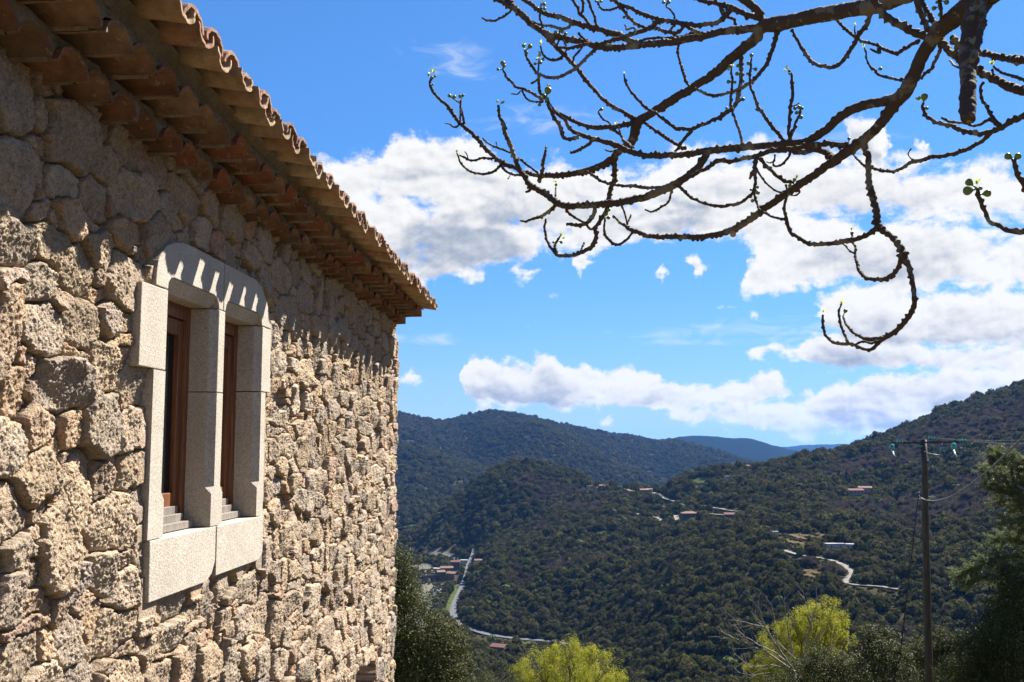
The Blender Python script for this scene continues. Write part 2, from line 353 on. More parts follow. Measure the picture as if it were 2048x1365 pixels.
ty = rs.normal(0, .09, ns).astype(np.float32); tz = rs.normal(0.03, .12, ns).astype(np.float32)
ty *= 1 - .5 * farS; tz *= 1 - .4 * farS
dy = SY - sd[sid, 0]; dz = SZ - sd[sid, 1]; hb = np.minimum(sd[sid, 2], sd[sid, 3])
rr = np.clip(gap / np.minimum(hb * .9, .042), 0, 1)
prof = np.sqrt(np.clip(1 - (1 - rr) ** 2.2, 0, 1))
h = off[sid] + np.clip(ty[sid] * dy + tz[sid] * dz, -.03, .03) + np.minimum(.42 * hb, .036) * (prof - 1) - .008
h -= .032 * (1 - np.clip((gap - .002) / .010, 0, 1))
ox = (sid * 7.31) % 97; oz = (sid * 3.77) % 89
h += prof * (.034 * fbm(SY * 6 + ox, SZ * 8 + oz, 2, 31) + .020 * np.abs(fbm(SY * 24 + ox, SZ * 20 + oz, 3, 41)) - .006)
n3 = fbm(SY * 75 + ox, SZ * 60, 3, 51, .6)
h += .030 * np.abs(n3) + .004 * n3 - .004
NEAR = [(4.43, .82), (4.43, .32), (4.58, .31), (4.58, -.46), (4.62, -.81), (6.51, -.79), (6.51, .30), (6.60, .32), (6.60, .80), (6.3, 1.12), (4.95, 1.13), (4.60, 1.0)]
nr_ = in_poly(SY, SZ, NEAR); h = np.where(nr_, np.minimum(h, -.018 + .4 * (h + .018) * (h < -.018)), h)
h -= .028 * np.clip((4.55 - SY) / .5, 0, 1); h += .02 * np.clip((SY - 7.5) / 3, 0, 1)
h = np.maximum(h, -.028 * np.clip((4.55 - SY) / .5, 0, 1) - .088 + .025 * fbm(SY * 30, SZ * 30, 2, 61))
NICHE = [(10.26, -2.13), (9.3, -2.06), (9.22, -2.30), (9.9, -2.62), (10.25, -2.5)]
ni_ = in_poly(wy, wz, NICHE); h = np.where(ni_, -.30 + .3 * h, h)   # a hole where a stone has gone
pal = np.array([(0.274, 0.21, 0.148), (0.264, 0.206, 0.152), (0.253, 0.202, 0.156), (0.278, 0.212, 0.145), (0.272, 0.22, 0.166), (0.235, 0.189, 0.149), (0.282, 0.228, 0.174), (0.257, 0.183, 0.136), (0.224, 0.187, 0.159)])
pc = pal[rs.choice(len(pal), ns, p=[.2, .17, .14, .12, .13, .07, .1, .04, .03])] * rs.uniform(.82, 1.12, (ns, 1))
sm_ = sd[:, 2] < .07; pc[sm_] = pc[sm_] * np.array([1.06, .98, .92])
colr = pc[sid]
jt = np.clip(1 - gap / .010, 0, 1)[..., None]
colr = colr * (1 - jt) + np.array([.20, .16, .112]) * jt
# corner: the sheet turns 90 degrees at YC
over = np.clip(SY - YC, 0, None); h2 = h.copy()
rc = .03; ang = np.clip(over / rc, 0, math.pi / 2); rest = np.clip(over - rc * math.pi / 2, 0, None) * 1.0
jit = .022 * np.sin(SZ * 23 + 3 * fbm(SZ * 2, SZ * 0 + .3, 2, 77)) * np.clip((SY - YC + .5) / .5, 0, 1)
PX = -2.0 - rc + rc * np.cos(ang) - rest + h2 * np.cos(ang)
PY = np.where(over > 0, YC + rc * np.sin(ang), SY) + h2 * np.sin(ang) * .6 + jit
PZ = SZ + h2 * 0
edge = np.clip((YC - .25 - SY) / -.25, 0, 1) * (over <= 0)
hole = in_poly(SY, SZ, HOLE)
idx = np.arange(ny * nz).reshape(ny, nz)
q = np.stack([idx[:-1, :-1], idx[1:, :-1], idx[1:, 1:], idx[:-1, 1:]], -1)
keep = ~(hole[:-1, :-1] & hole[1:, 1:] & hole[1:, :-1] & hole[:-1, 1:])
vv = np.stack([PX, PY, PZ], -1).reshape(-1, 3) - np.array(H0)
me = mesh_np('wall', vv, q[keep].reshape(-1, 4), RUB, True, colr.reshape(-1, 3))
obj('wall', me, house)
# the rest of the house body (gable and back walls, seen only from elsewhere)
b = MB(H0); b.box((-8.0, -2.45, -6), (-2.62, YC - .07, 1.62)); b.build('rear_wall', PLA, house)

# ---- window surround, one mesh per dressed block
win = obj('window', None, house, loc=(0, 0, 0))
XB = -2.34
def block(name, prof, front=0.0, cham=None):
    b = MB(H0); b.prism([(y, z) for y, z in prof], XB, -2.0 + front)
    return b.build(name, GRA, win, bevel=.0045)
for p in (UL, RU): block('jamb_block', p)
lintel = [block('lintel_block', LIN1, -.001), block('lintel_block', LIN2, .001)]
def cjamb(y0, y1, z0, z1, c=.040, side=1, stop=None, m=True, extra=0):   # chamfered upright; side +1: chamfer on the +y side
    pass
def upright(name, ya, yb, z0, z1, cl, cr, front=0.0):
    """full body ya..yb, chamfer cl on the -y arris, cr on the +y arris, with a stop near the foot"""
    b = MB(H0); c = .042; zs0, zs1 = -.262, -.222
    def ring(z, l, r):
        return [(XB, ya, z), (-2 - c * l + front, ya, z), (-2 + front, ya + c * l, z), (-2 + front, yb - c * r, z), (-2 - c * r + front, yb, z), (XB, yb, z)]
    lev = [(z0, 0.02, 0.02)]
    if z0 < zs0: lev += [(zs0, 0.02, 0.02), (zs1, cl if cl else .02, cr if cr else .02)]
    else: lev = [(z0, cl if cl else .02, cr if cr else .02)]
    lev += [(z1, cl if cl else .02, cr if cr else .02)]
    vs = []; 
    for z, l, r in lev: vs += ring(z, l, r)
    n = 6; fs = [tuple(reversed(range(n))), tuple(range((len(lev) - 1) * n, len(lev) * n))]
    for k in range(len(lev) - 1):
        for i in range(n): fs.append((k * n + i, k * n + (i + 1) % n, (k + 1) * n + (i + 1) % n, (k + 1) * n + i))
    b.verts(vs, fs); return b.build(name, GRA, win, bevel=.003)
upright('jamb_block', 4.664, 4.842, -.441, .367, 0, .9, .001)
upright('jamb_block', 4.76, 4.842, .372, .771, 0, .9, -.002)
upright('mullion', 5.488, 5.668, -.441, .300, 1, 1)
upright('mullion', 5.489, 5.667, .305, .772, 1, 1)
upright('jamb_block', 6.292, 6.424, -.441, .346, 1, 0, .001)
upright('jamb_block', 6.292, 6.40, .352, .771, 1, 0, -.002)
for p, f in ((SI1, .003), (SI2, .006)): block('sill_block', p, f)
# splayed soffits behind the lintel arris
for ya, yb in ((4.80, 5.535), (5.62, 6.32)):
    b = MB(H0)
    b.verts([(-2.34, ya, .776), (-2.34, yb, .776), (-2.05, yb, .776), (-2.05, ya, .776), (-2.004, ya, .842), (-2.004, yb, .842), (-2.34, ya, .87), (-2.34, yb, .87)],
            [(0, 3, 2, 1), (3, 4, 5, 2), (4, 6, 7, 5), (0, 1, 7, 6), (0, 6, 4, 3), (1, 2, 5, 7)]); b.build('lintel_soffit', GRA, win)
# timber: frame, sash stiles, glass, stepped sill
for ya, yb in ((4.84, 5.49), (5.666, 6.294)):
    fr = MB(H0)
    fr.box((-2.23, ya - .02, -.40), (-2.150, ya + .055, .78)); fr.box((-2.23, yb - .048, -.40), (-2.150, yb + .02, .78)); fr.box((-2.23, ya + .056, .70), (-2.152, yb - .049, .78))
    fo = fr.build('window_frame', WOO, win, bevel=.004)
    s_ = MB(H0)
    s_.box((-2.22, ya + .058, -.34), (-2.168, ya + .125, .695)); s_.box((-2.22, yb - .108, -.34), (-2.168, yb - .051, .695))
    s_.box((-2.22, ya + .126, .61), (-2.169, yb - .109, .695)); s_.box((-2.22, ya + .126, -.34), (-2.169, yb - .109, -.25))
    s_.build('sash', WOO, win, bevel=.005)
    g_ = MB(H0); g_.box((-2.203, ya + .12, -.26), (-2.197, yb - .105, .62)); g_.build('glass', GLS, win)
    st = MB(H0)
    st.box((-2.30, ya - .01, -.441), (-2.085, yb - .035, -.402)); st.box((-2.30, ya - .01, -.402), (-2.125, yb - .08, -.362)); st.box((-2.30, ya - .01, -.362), (-2.150, yb - .09, -.322))
    st.build('timber_sill', GWO, win, bevel=.003)
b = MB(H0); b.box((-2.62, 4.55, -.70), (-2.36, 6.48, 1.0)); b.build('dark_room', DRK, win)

# ---- cornice of two rows of tiles, roof edge
PER = .238; rt = random.Random(5)
def tcol(base, j=.12):
    k = rt.uniform(1 - j, 1 + j); r = rt.uniform(-.05, .05)
    return (base[0] * k * (1 + r), base[1] * k, base[2] * k * (1 - r))
class CM:                                     # coloured mesh collector
    def __init__(s): s.v = []; s.f = []; s.c = []
    def grid(s, P, col, close=False):         # P[i][j] points
        n, m = len(P), len(P[0]); b = len(s.v)
        for r in P:
            for p in r: s.v.append(tuple(Vector(p) - H0)); s.c.append(col)
        for i in range(n - 1 + (1 if close else 0)):
            for j in range(m - 1): s.f.append((b + i * m + j, b + ((i + 1) % n) * m + j, b + ((i + 1) % n) * m + j + 1, b + i * m + j + 1))
    def build(s, name, m, parent):
        me = mesh_np(name, np.array(s.v), np.array(s.f), m, True, np.array(s.c)); me.set_sharp_from_angle(angle=R_(40)); return obj(name, me, parent)
def arch_tile(cm, yc, z0, x0, x1, a, hgt, th, col, up=1, slope=0.0, taper=0.0, rough=.002, skew=0.0, n=12):
    """half-round tile running along x from x0 (inner) to x1 (outer lip); up=1 arch, up=-1 channel"""
    nx = 7; outer = []; 
    def pt(x, ang, off):
        tt = (x - x0) / (x1 - x0); A = a * (1 - taper * (1 - tt)) + off; Hh = hgt * (1 - taper * (1 - tt)) + off
        return (x, yc + skew * (x1 - x) + A * math.cos(ang) + rt.uniform(-rough, rough), z0 + slope * (x1 - x) + up * Hh * math.sin(ang) + rt.uniform(-rough, rough))
    lip = [rt.uniform(-.005, .005) for _ in range(n + 1)]
    O = [[None] * (nx + 1) for _ in range(n + 1)]; I = [[None] * (nx + 1) for _ in range(n + 1)]
    for i in range(n + 1):
        ang = math.pi * i / n
        for k in range(nx + 1):
            x = x0 + (x1 - x0) * k / nx
            if k == nx: x += lip[i]
            O[i][k] = pt(x, ang, 0); I[i][k] = pt(x, ang, -th)
    loop = O + I[::-1]
    cm.grid(loop, col, True)
    cm.grid([[O[i][nx], I[i][nx]] for i in range(n + 1)], col); cm.grid([[O[i][0], I[i][0]] for i in range(n + 1)][::-1], col)
z1f = lambda y: 1.412 - .002 * (y - 4)
z2f = lambda y: 1.522 - .006 * (y - 4)
z3f = lambda y: 1.652 - .019 * (y - 4)        # underside of the channel tiles at the lip
roof = obj('roof', None, house)
Y0 = 4.07
for name, zf, xt, yend in (('lower_cornice', z1f, -1.885, 11.42), ('upper_cornice', z2f, -1.712, 11.42)):
    cm = CM(); mo = CM(); ys = [Y0 - .05 + PER * k for k in range(-25, 40) if Y0 - .05 + PER * k < yend - .05]
    top = .118
    for y in ys:
        base = rt.choice([(.175, .088, .050), (.155, .088, .052), (.145, .074, .043), (.19, .118, .070), (.19, .078, .044), (.16, .102, .064)])
        arch_tile(cm, y + rt.uniform(-.012, .012), zf(y) + rt.uniform(-.008, .006), -2.16, xt + rt.uniform(-.016, .014), .117, .082, .014, tcol(base), 1, slope=-.02 + rt.uniform(-.03, .03), taper=.08, skew=rt.uniform(-.05, .05))
    # mortar packed over and between the arches
    ly = np.arange(ys[0] - .12, ys[-1] + .125, .017); P1 = []
    for y in ly:
        k = min(ys, key=lambda q: abs(q - y)); t_ = min(1, abs(y - k) / .117)
        zl = zf(y) + .082 * math.sqrt(max(0, 1 - t_ * t_)) - .004
        n_ = fbm(np.array([y * 14.0]), np.array([xt * 9.0]), 3, 8)[0]
        xm = xt - .012 + .03 * n_
        P1.append([(-2.16, y, zl), (-2.05, y, zl), (xm, y, zl), (xm - .006 + .01 * n_, y, min(zl + .03, zf(y) + top)), (xm - .01, y, zf(y) + top), (-2.16, y, zf(y) + top)])
    mo.grid(P1, (.3, .25, .18))
    for e in (P1[0], P1[-1]): mo.v += [tuple(Vector(p) - H0) for p in (e[0], e[2], e[4], e[5])]; mo.c += [(.3, .25, .18)] * 4; n0 = len(mo.v); mo.f.append((n0 - 4, n0 - 3, n0 - 2, n0 - 1))
    ro = obj(name, None, roof)
    cm.build('cornice_tiles', TIL, ro)
    # light mortar beads along the tile feet
    bd = mo
    for k in range(len(ys) - 1):
        y = (ys[k] + ys[k + 1]) / 2; z = zf(y) - .006
        if rt.random() < .85:
            xa = xt - .01 - rt.random() * .04
            P1 = []
            for i in range(9):
                x = -2.1 + (xa + 2.1) * i / 8; r = .013 + rt.uniform(-.006, .005)
                P1.append([(x, y - r, z + .008), (x, y, z - r * .4), (x, y + r, z + .008)])
            bd.grid(P1, (.4, .33, .24))
    mo.build('mortar', MOR, ro)
# mortar bed under the roof edge
mo = CM(); P1 = []
for y in np.arange(-2.3, 11.40, .03):
    n_ = fbm(np.array([y * 6.0]), np.array([2.0]), 4, 9)[0]
    zb = z2f(y) + .116; ztp = z3f(y) + .055
    P1.append([(-2.16, y, zb), (-1.74 + .03 * n_, y, zb + .001), (-1.73 + .04 * n_, y, (zb + ztp) / 2), (-1.70 + .02 * n_, y, ztp), (-2.16, y, ztp + .05)])
mo.grid(P1, (.3, .24, .17))
for e in (P1[-1],): mo.v += [tuple(Vector(p) - H0) for p in (e[0], e[1], e[3], e[4])]; mo.c += [(.3, .24, .17)] * 4; n0 = len(mo.v); mo.f.append((n0 - 4, n0 - 3, n0 - 2, n0 - 1))
mo.build('bedding_mortar', MOR, roof)
SL = .26                                      # roof slope (rise per metre inward)
chn = CM(); cov_ = CM(); XE = -1.52
yy = [Y0 + PER * k for k in range(-26, 31)]
for y in yy:
    yc = y - PER / 2; dz = z3f(yc)
    base = rt.choice([(.30, .205, .115), (.28, .18, .10), (.32, .23, .135), (.26, .155, .088), (.29, .195, .118), (.23, .12, .07)])
    jx = rt.uniform(-.022, .02); jz = rt.uniform(-.008, .008)
    arch_tile(chn, yc + rt.uniform(-.008, .008), dz + .082 + jz, XE - .40, XE + jx, .083, .080, .014, tcol(base), -1, slope=.13 + rt.uniform(-.02, .02), taper=.10, skew=rt.uniform(-.04, .04))
    for c_ in range(1, 16):
        arch_tile(chn, yc, dz + .09 + SL * (.36 * c_) - .0, XE - .40 - .36 * c_, XE - .36 * c_, .098, .082, .015, tcol((.40, .25, .16)), -1, slope=SL - .04, taper=.10, n=6)
    base = rt.choice([(.23, .11, .066), (.21, .12, .08), (.26, .14, .09), (.18, .095, .065)])
    jx = rt.uniform(-.03, .012)
    arch_tile(cov_, y + rt.uniform(-.008, .008), dz + .052 + rt.uniform(-.006, .006), XE - .42, XE - .012 + jx, .104, .080, .016, tcol(base), 1, slope=.14, taper=.12, rough=.003, skew=rt.uniform(-.05, .05))
    for c_ in range(1, 16):
        arch_tile(cov_, y, dz + .062 + SL * (.36 * c_), XE - .42 - .36 * c_, XE - .36 * c_, .108, .084, .016, tcol((.36, .22, .15)), 1, slope=SL - .04, taper=.12, rough=.003, n=6)
chn.build('channel_tiles', CHT, roof); cov_.build('cover_tiles', LIC, roof)
b = MB(H0); zr = 1.69
b.prism([(-2.3, -.03), (11.2, -.03), (11.2, 0), (-2.3, 0)], -2, -1); b.v = []; b.f = []
b.verts([(-1.75, -2.3, 1.70), (-1.75, 11.25, 1.56), (-7.6, 11.25, 3.05), (-7.6, -2.3, 3.2), (-1.75, -2.3, 1.735), (-1.75, 11.25, 1.60), (-7.6, 11.25, 3.09), (-7.6, -2.3, 3.24)],
        [(0, 3, 2, 1), (4, 5, 6, 7), (0, 1, 5, 4), (1, 2, 6, 5), (2, 3, 7, 6), (3, 0, 4, 7)]); b.build('roof_deck', MOR, roof)
b = MB(H0); b.verts([(-2.66, YC - .09, 1.2), (-8, YC - .09, 1.2), (-8, YC - .09, 2.95), (-7.6, YC - .09, 3.0), (-2.66, YC - .09, 1.78)], [(0, 1, 2, 3, 4)]); b.build('gable_top', PLA, house)

# ------------------------------------------------------------------ terrain: valley, wooded hills, far ridges
# profile control points per view column: (distance, photo row or height 'z')
def zz(px, r, py): return at(px, py, r)[2]
NEARZ = [(0.5, -1.75), (3, -1.8), (8, -2.9), (12, -4.2), (20, -7.4), (32, -11.5), (45, -16), (70, -25), (120, -42), (220, -72), (350, -102)]
FL = -165.0
PROF = {   # px: list of (r, value, is_row)
 560:  [(550,-140,0),(800,FL,0),(1400,-150,0),(1900,-60,0),(2600,20,0),(3800,90,0),(4300,60,0),(6000,-50,0),(9000,-80,0),(14000,-60,0),(20000,-100,0)],
 760:  [(550,-145,0),(850,FL,0),(1250,FL,0),(1700,-163,0),(2300,-150,0),(2900,886,1),(3300,900,1),(4100,818,1),(4600,60,0),(6500,-60,0),(9000,-80,0),(14000,-60,0),(20000,-100,0)],
 830:  [(550,-145,0),(850,FL,0),(1250,FL,0),(1650,-164,0),(2050,1028,1),(2500,960,1),(2900,893,1),(3300,905,1),(4100,821,1),(4600,60,0),(6500,-60,0),(9000,-80,0),(14000,-60,0),(20000,-100,0)],
 880:  [(550,-146,0),(850,FL,0),(1250,FL,0),(1480,-160,0),(1600,1032,1),(1680,1024,1),(1850,-125,0),(2300,-120,0),(2950,905,1),(3300,920,1),(4100,828,1),(4600,60,0),(6500,-60,0),(9000,-80,0),(14000,-60,0),(20000,-100,0)],
 930:  [(550,-147,0),(850,FL,0),(1220,FL,0),(1450,-160,0),(1550,1045,1),(1640,990,1),(1700,978,1),(1850,-110,0),(2300,-120,0),(2950,922,1),(3300,930,1),(3700,860,1),(4100,822,1),(4600,60,0),(6500,-60,0),(9000,-80,0),(14000,-60,0),(20000,-100,0)],
 975:  [(550,-148,0),(870,FL+1,0),(1000,-150,0),(1130,-142,0),(1300,1115,1),(1420,1090,1),(1600,970,1),(1680,944,1),(1750,940,1),(1950,-100,0),(2500,-100,0),(3100,930,1),(3600,850,1),(4100,816,1),(4600,60,0),(6500,-60,0),(9000,-80,0),(14000,-60,0),(20000,-100,0)],
 1060: [(550,-148,0),(800,FL+1,0),(880,FL,0),(1000,1180,1),(1200,1098,1),(1330,1074,1),(1420,1060,1),(1600,960,1),(1700,922,1),(1760,921,1),(1950,-80,0),(2600,-90,0),(3000,912,1),(3400,850,1),(3600,838,1),(3850,850,1),(4100,830,1),(4600,60,0),(6500,-60,0),(9000,-80,0),(14000,-60,0),(20000,-100,0)],
 1140: [(500,-143,0),(780,FL+1,0),(880,-162,0),(1000,1150,1),(1200,1070,1),(1330,1045,1),(1500,1000,1),(1650,946,1),(1700,944,1),(1950,-90,0),(2600,-110,0),(2950,905,1),(3200,872,1),(3500,893,1),(4150,845,1),(4600,50,0),(6500,-60,0),(9000,-80,0),(14000,-60,0),(20000,-100,0)],
 1220: [(480,-138,0),(700,-155,0),(850,1235,1),(1000,1130,1),(1200,1050,1),(1350,1010,1),(1500,974,1),(1560,969,1),(1900,-130,0),(2600,-150,0),(2850,945,1),(3080,914,1),(3400,938,1),(4150,862,1),(4600,40,0),(6500,-60,0),(9000,-80,0),(14000,-60,0),(20000,-100,0)],
 1320: [(450,-130,0),(620,-135,0),(820,1190,1),(1000,1100,1),(1150,1050,1),(1300,1012,1),(1400,990,1),(1450,986,1),(1900,-150,0),(2600,-160,0),(2800,990,1),(3000,967,1),(3300,990,1),(4250,878,1),(4700,0,0),(6500,-60,0),(7500,882,1),(9000,-80,0),(14000,-60,0),(20000,-100,0)],
 1360: [(450,-128,0),(600,-128,0),(800,1170,1),(1000,1075,1),(1130,1035,1),(1250,1000,1),(1350,965,1),(1400,958,1),(1900,-140,0),(2600,-160,0),(2950,-130,0),(3500,930,1),(4300,884,1),(4700,-20,0),(6500,-40,0),(7500,868,1),(9000,-80,0),(14000,-60,0),(20000,-100,0)],
 1420: [(450,-126,0),(600,-125,0),(800,1140,1),(1000,1055,1),(1150,1010,1),(1280,965,1),(1380,938,1),(1420,935,1),(1900,-120,0),(2600,-160,0),(3300,-100,0),(4300,896,1),(4800,-60,0),(6500,-40,0),(7500,865,1),(9000,-80,0),(14000,-60,0),(20000,-100,0)],
 1500: [(450,-124,0),(600,-120,0),(780,1110,1),(1000,1030,1),(1150,980,1),(1330,935,1),(1400,928,1),(1900,-120,0),(2600,-160,0),(3300,-120,0),(4300,925,1),(5200,-100,0),(6500,-60,0),(7600,875,1),(9000,-80,0),(14000,-60,0),(20000,-100,0)],
 1600: [(450,-122,0),(580,-117,0),(680,1165,1),(780,1095,1),(860,1070,1),(1000,1020,1),(1150,960,1),(1330,912,1),(1400,904,1),(1900,-100,0),(2600,-160,0),(4300,-120,0),(6500,-90,0),(7600,902,1),(9000,-80,0),(13000,-40,0),(15000,890,1),(20000,-100,0)],
 1700: [(450,-120,0),(560,-112,0),(680,1165,1),(780,1110,1),(880,1065,1),(1000,1015,1),(1150,955,1),(1330,903,1),(1420,890,1),(1900,-60,0),(2600,-160,0),(4300,-120,0),(7600,-70,0),(9000,-80,0),(13000,-40,0),(15000,887,1),(20000,-100,0)],
 1800: [(450,-118,0),(560,-108,0),(680,1165,1),(780,1115,1),(880,1060,1),(1000,1005,1),(1150,945,1),(1330,880,1),(1480,858,1),(1900,-20,0),(2600,-160,0),(4300,-120,0),(7600,-70,0),(13000,-60,0),(20000,-100,0)],
 1900: [(450,-115,0),(560,-104,0),(680,1140,1),(800,1080,1),(900,1020,1),(1000,975,1),(1150,910,1),(1350,845,1),(1520,820,1),(1950,0,0),(2600,-160,0),(4300,-120,0),(13000,-60,0),(20000,-100,0)],
 2048: [(430,-110,0),(560,-95,0),(680,1100,1),(800,1030,1),(900,980,1),(1000,935,1),(1150,870,1),(1350,800,1),(1560,768,1),(2000,60,0),(2600,-100,0),(4300,-120,0),(20000,-100,0)],
 2300: [(420,-100,0),(560,-80,0),(680,-60,0),(800,-25,0),(1000,40,0),(1350,130,0),(1600,170,0),(2100,120,0),(2800,0,0),(4300,-60,0),(20000,-100,0)]}
NA = 760
RR = np.concatenate([[0.3], np.geomspace(1.5, 400, 110), np.geomspace(402.2, 1900, 300)[:], np.geomspace(1925, 22000, 180)]); NR = len(RR); LR = np.log(RR)
AA = np.concatenate([np.linspace(azim(-600), azim(740), 60)[:-1], np.linspace(azim(740), azim(2100), NA - 120), np.linspace(azim(2100), azim(3400), 61)[1:]]); NA = len(AA)
kp = sorted(PROF); KA = np.array([azim(p) for p in kp]); cols_ = []
for p in kp:
    pts = list(NEARZ) + [(r, (zz(p, r, v) if isr else v)) for r, v, isr in PROF[p]]
    lr = np.log(np.array([q[0] for q in pts])); zv = np.array([q[1] for q in pts], float)
    z = np.interp(LR, lr, zv)
    cols_.append(z)
cols_ = np.array(cols_)
Hh = np.array([np.interp(AA, KA, cols_[:, j]) for j in range(NR)]).T        # az x r
def smooth(a, ax, it, wts=None):
    for _ in range(it):
        b = a.copy(); sl_ = [slice(None)] * 2; sm1 = list(sl_); sp1 = list(sl_); mid = list(sl_)
        mid[ax] = slice(1, -1); sm1[ax] = slice(0, -2); sp1[ax] = slice(2, None)
        b[tuple(mid)] = .5 * a[tuple(mid)] + .25 * (a[tuple(sm1)] + a[tuple(sp1)]); a = b
    return a
Hh = smooth(Hh, 1, 12); Hh = smooth(Hh, 0, 60)
GX = np.sin(AA)[:, None] * RR[None]; GY = np.cos(AA)[:, None] * RR[None]
farw = np.clip((RR - 250) / 500, 0, 1)[None]; flat = np.clip((Hh - FL - 6) / 25, 0, 1)
Hh = Hh + farw * flat * (26 * fbm(GX / 260, GY / 260, 4, 3) * np.clip(RR / 1500, .5, 1.8)[None] - 10 * np.abs(fbm(GX / 150, GY / 150, 3, 9)))
Hh = Hh + (.25 * fbm(GX / 2.5, GY / 2.5, 4, 5)) * np.clip(RR / 6, 0, 1)[None] * (1 - farw)
def hgt(x, y):
    x = np.asarray(x, float); y = np.asarray(y, float)
    a = np.clip(np.arctan2(x, y), AA[0], AA[-1]); r = np.clip(np.log(np.maximum(np.hypot(x, y), RR[0])), LR[0], LR[-1])
    i = np.clip(np.searchsorted(AA, a) - 1, 0, NA - 2); j = np.clip(np.searchsorted(LR, r) - 1, 0, NR - 2)
    u = (a - AA[i]) / (AA[i + 1] - AA[i]); rad = np.exp(r); v = (rad - RR[j]) / (RR[j + 1] - RR[j])
    return (Hh[i, j] * (1 - u) + Hh[i + 1, j] * u) * (1 - v) + (Hh[i, j + 1] * (1 - u) + Hh[i + 1, j + 1] * u) * v
def hit(px, py, rmin=300, rmax=9000):
    """where the photo's line of sight meets the ground"""
    d = ray(px, py); d = d / math.hypot(d[0], d[1]); rs_ = np.geomspace(rmin, rmax, 1500)
    g_ = hgt(d[0] * rs_, d[1] * rs_) - d[2] * rs_; k = np.argmax(g_ > 0)
    if g_[k] <= 0: return None
    r = rs_[k]; return np.array([d[0] * r, d[1] * r, float(hgt(d[0] * r, d[1] * r))])

# --- what covers the ground: roads, river bed, fields (traced lines dropped onto the ground)
def trace(pts, rmin=400, rmax=2600):
    o = [hit(x, y, rmin, rmax) for x, y in pts]; return [p for p in o if p is not None]
def resamp(P, step=4.0):
    P = np.array(P)[:, :2]; out = []
    for i in range(len(P) - 1):
        a, b = P[i], P[i + 1]; m_ = P[i - 1] if i else 2 * a - b; n_ = P[i + 2] if i + 2 < len(P) else 2 * b - a
        k = max(2, int(np.linalg.norm(b - a) / step))
        for j in range(k):
            t = j / k; out.append(.5 * ((2 * a) + (-m_ + b) * t + (2 * m_ - 5 * a + 4 * b - n_) * t * t + (-m_ + 3 * a - 3 * b + n_) * t ** 3))
    out.append(P[-1]); return np.array(out)
LINES = {}
def line(key, pts, w_, step=4.0, **k):
    T = trace(pts, **k)
    if len(T) > 1: LINES.setdefault(key, []).append((resamp(T, step), w_))
line('valley', [(950, 1100), (938, 1132), (934, 1150), (926, 1172), (914, 1198), (906, 1222), (914, 1245), (935, 1258), (970, 1269), (1015, 1276), (1060, 1281), (1100, 1284), (1140, 1290)], 7.0)
line('hill', [(1560, 1100), (1600, 1112), (1636, 1117), (1660, 1121), (1682, 1129), (1698, 1140), (1704, 1150), (1690, 1163), (1700, 1169), (1722, 1172), (1752, 1174), (1800, 1181)], 4.2)
line('saddle', [(1305, 986), (1318, 991), (1328, 998), (1342, 1003), (1362, 1006)], 6.0)
line('track', [(1396, 1026), (1410, 1029), (1432, 1031), (1460, 1034)], 5.0); line('track', [(1405, 1012), (1450, 1021), (1500, 1028)], 4.5); line('track', [(1272, 1028), (1296, 1034), (1318, 1038), (1322, 1052)], 5.0); line('track', [(1352, 1033), (1356, 1043)], 6.0)
line('river', [(824, 1262), (838, 1228), (852, 1205), (862, 1188), (866, 1172), (864, 1158), (850, 1142), (838, 1132)], 24.0)
line('river', [(848, 1138), (880, 1136), (905, 1133)], 12.0); line('river', [(868, 1103), (895, 1112), (918, 1124), (930, 1131)], 12.0)
line('straw', [(1552, 1076), (1580, 1083), (1606, 1088)], 5.0); line('straw', [(1566, 1067), (1592, 1073), (1616, 1080)], 5.2); line('straw', [(1598, 1069), (1624, 1073), (1640, 1078)], 4.4); line('straw', [(1638, 1069), (1662, 1073)], 4.0)
line('straw', [(1612, 1142), (1640, 1146)], 4.2); line('straw', [(1613, 1150), (1631, 1155)], 4.6); line('straw', [(1610, 1062), (1640, 1063)], 3.0)
line('straw', [(1282, 1008), (1310, 1011), (1340, 1013)], 2.5); line('straw', [(1286, 1018), (1330, 1021)], 2.5); line('straw', [(1294, 1027), (1322, 1029)], 2.5); line('straw', [(1400, 990), (1430, 991), (1456, 992)], 4.0); line('straw', [(1790, 1003), (1840, 997), (1900, 990)], 6.0)
line('meadow', [(1384, 962), (1400, 964), (1416, 965)], 7.0); line('meadow', [(1395, 958), (1430, 958)], 6.0); line('meadow', [(1584, 1120), (1606, 1118)], 6.0); line('meadow', [(1180, 1065), (1225, 1066)], 5.0); line('meadow', [(1365, 1047), (1400, 1046)], 6.0)
line('meadow', [(880, 1150), (905, 1146)], 10.0); line('meadow', [(968, 1282), (1020, 1285), (1060, 1287)], 9.0); line('meadow', [(918, 1170), (904, 1200), (896, 1222)], 7.0)
line('meadow', [(790, 1038), (815, 1036), (828, 1040)], 26.0); line('meadow', [(790, 1060), (825, 1052)], 30.0); line('meadow', [(1378, 974), (1430, 976)], 5.0)
line('orchard', [(790, 1085), (830, 1082), (862, 1100), (880, 1112)], 60.0)
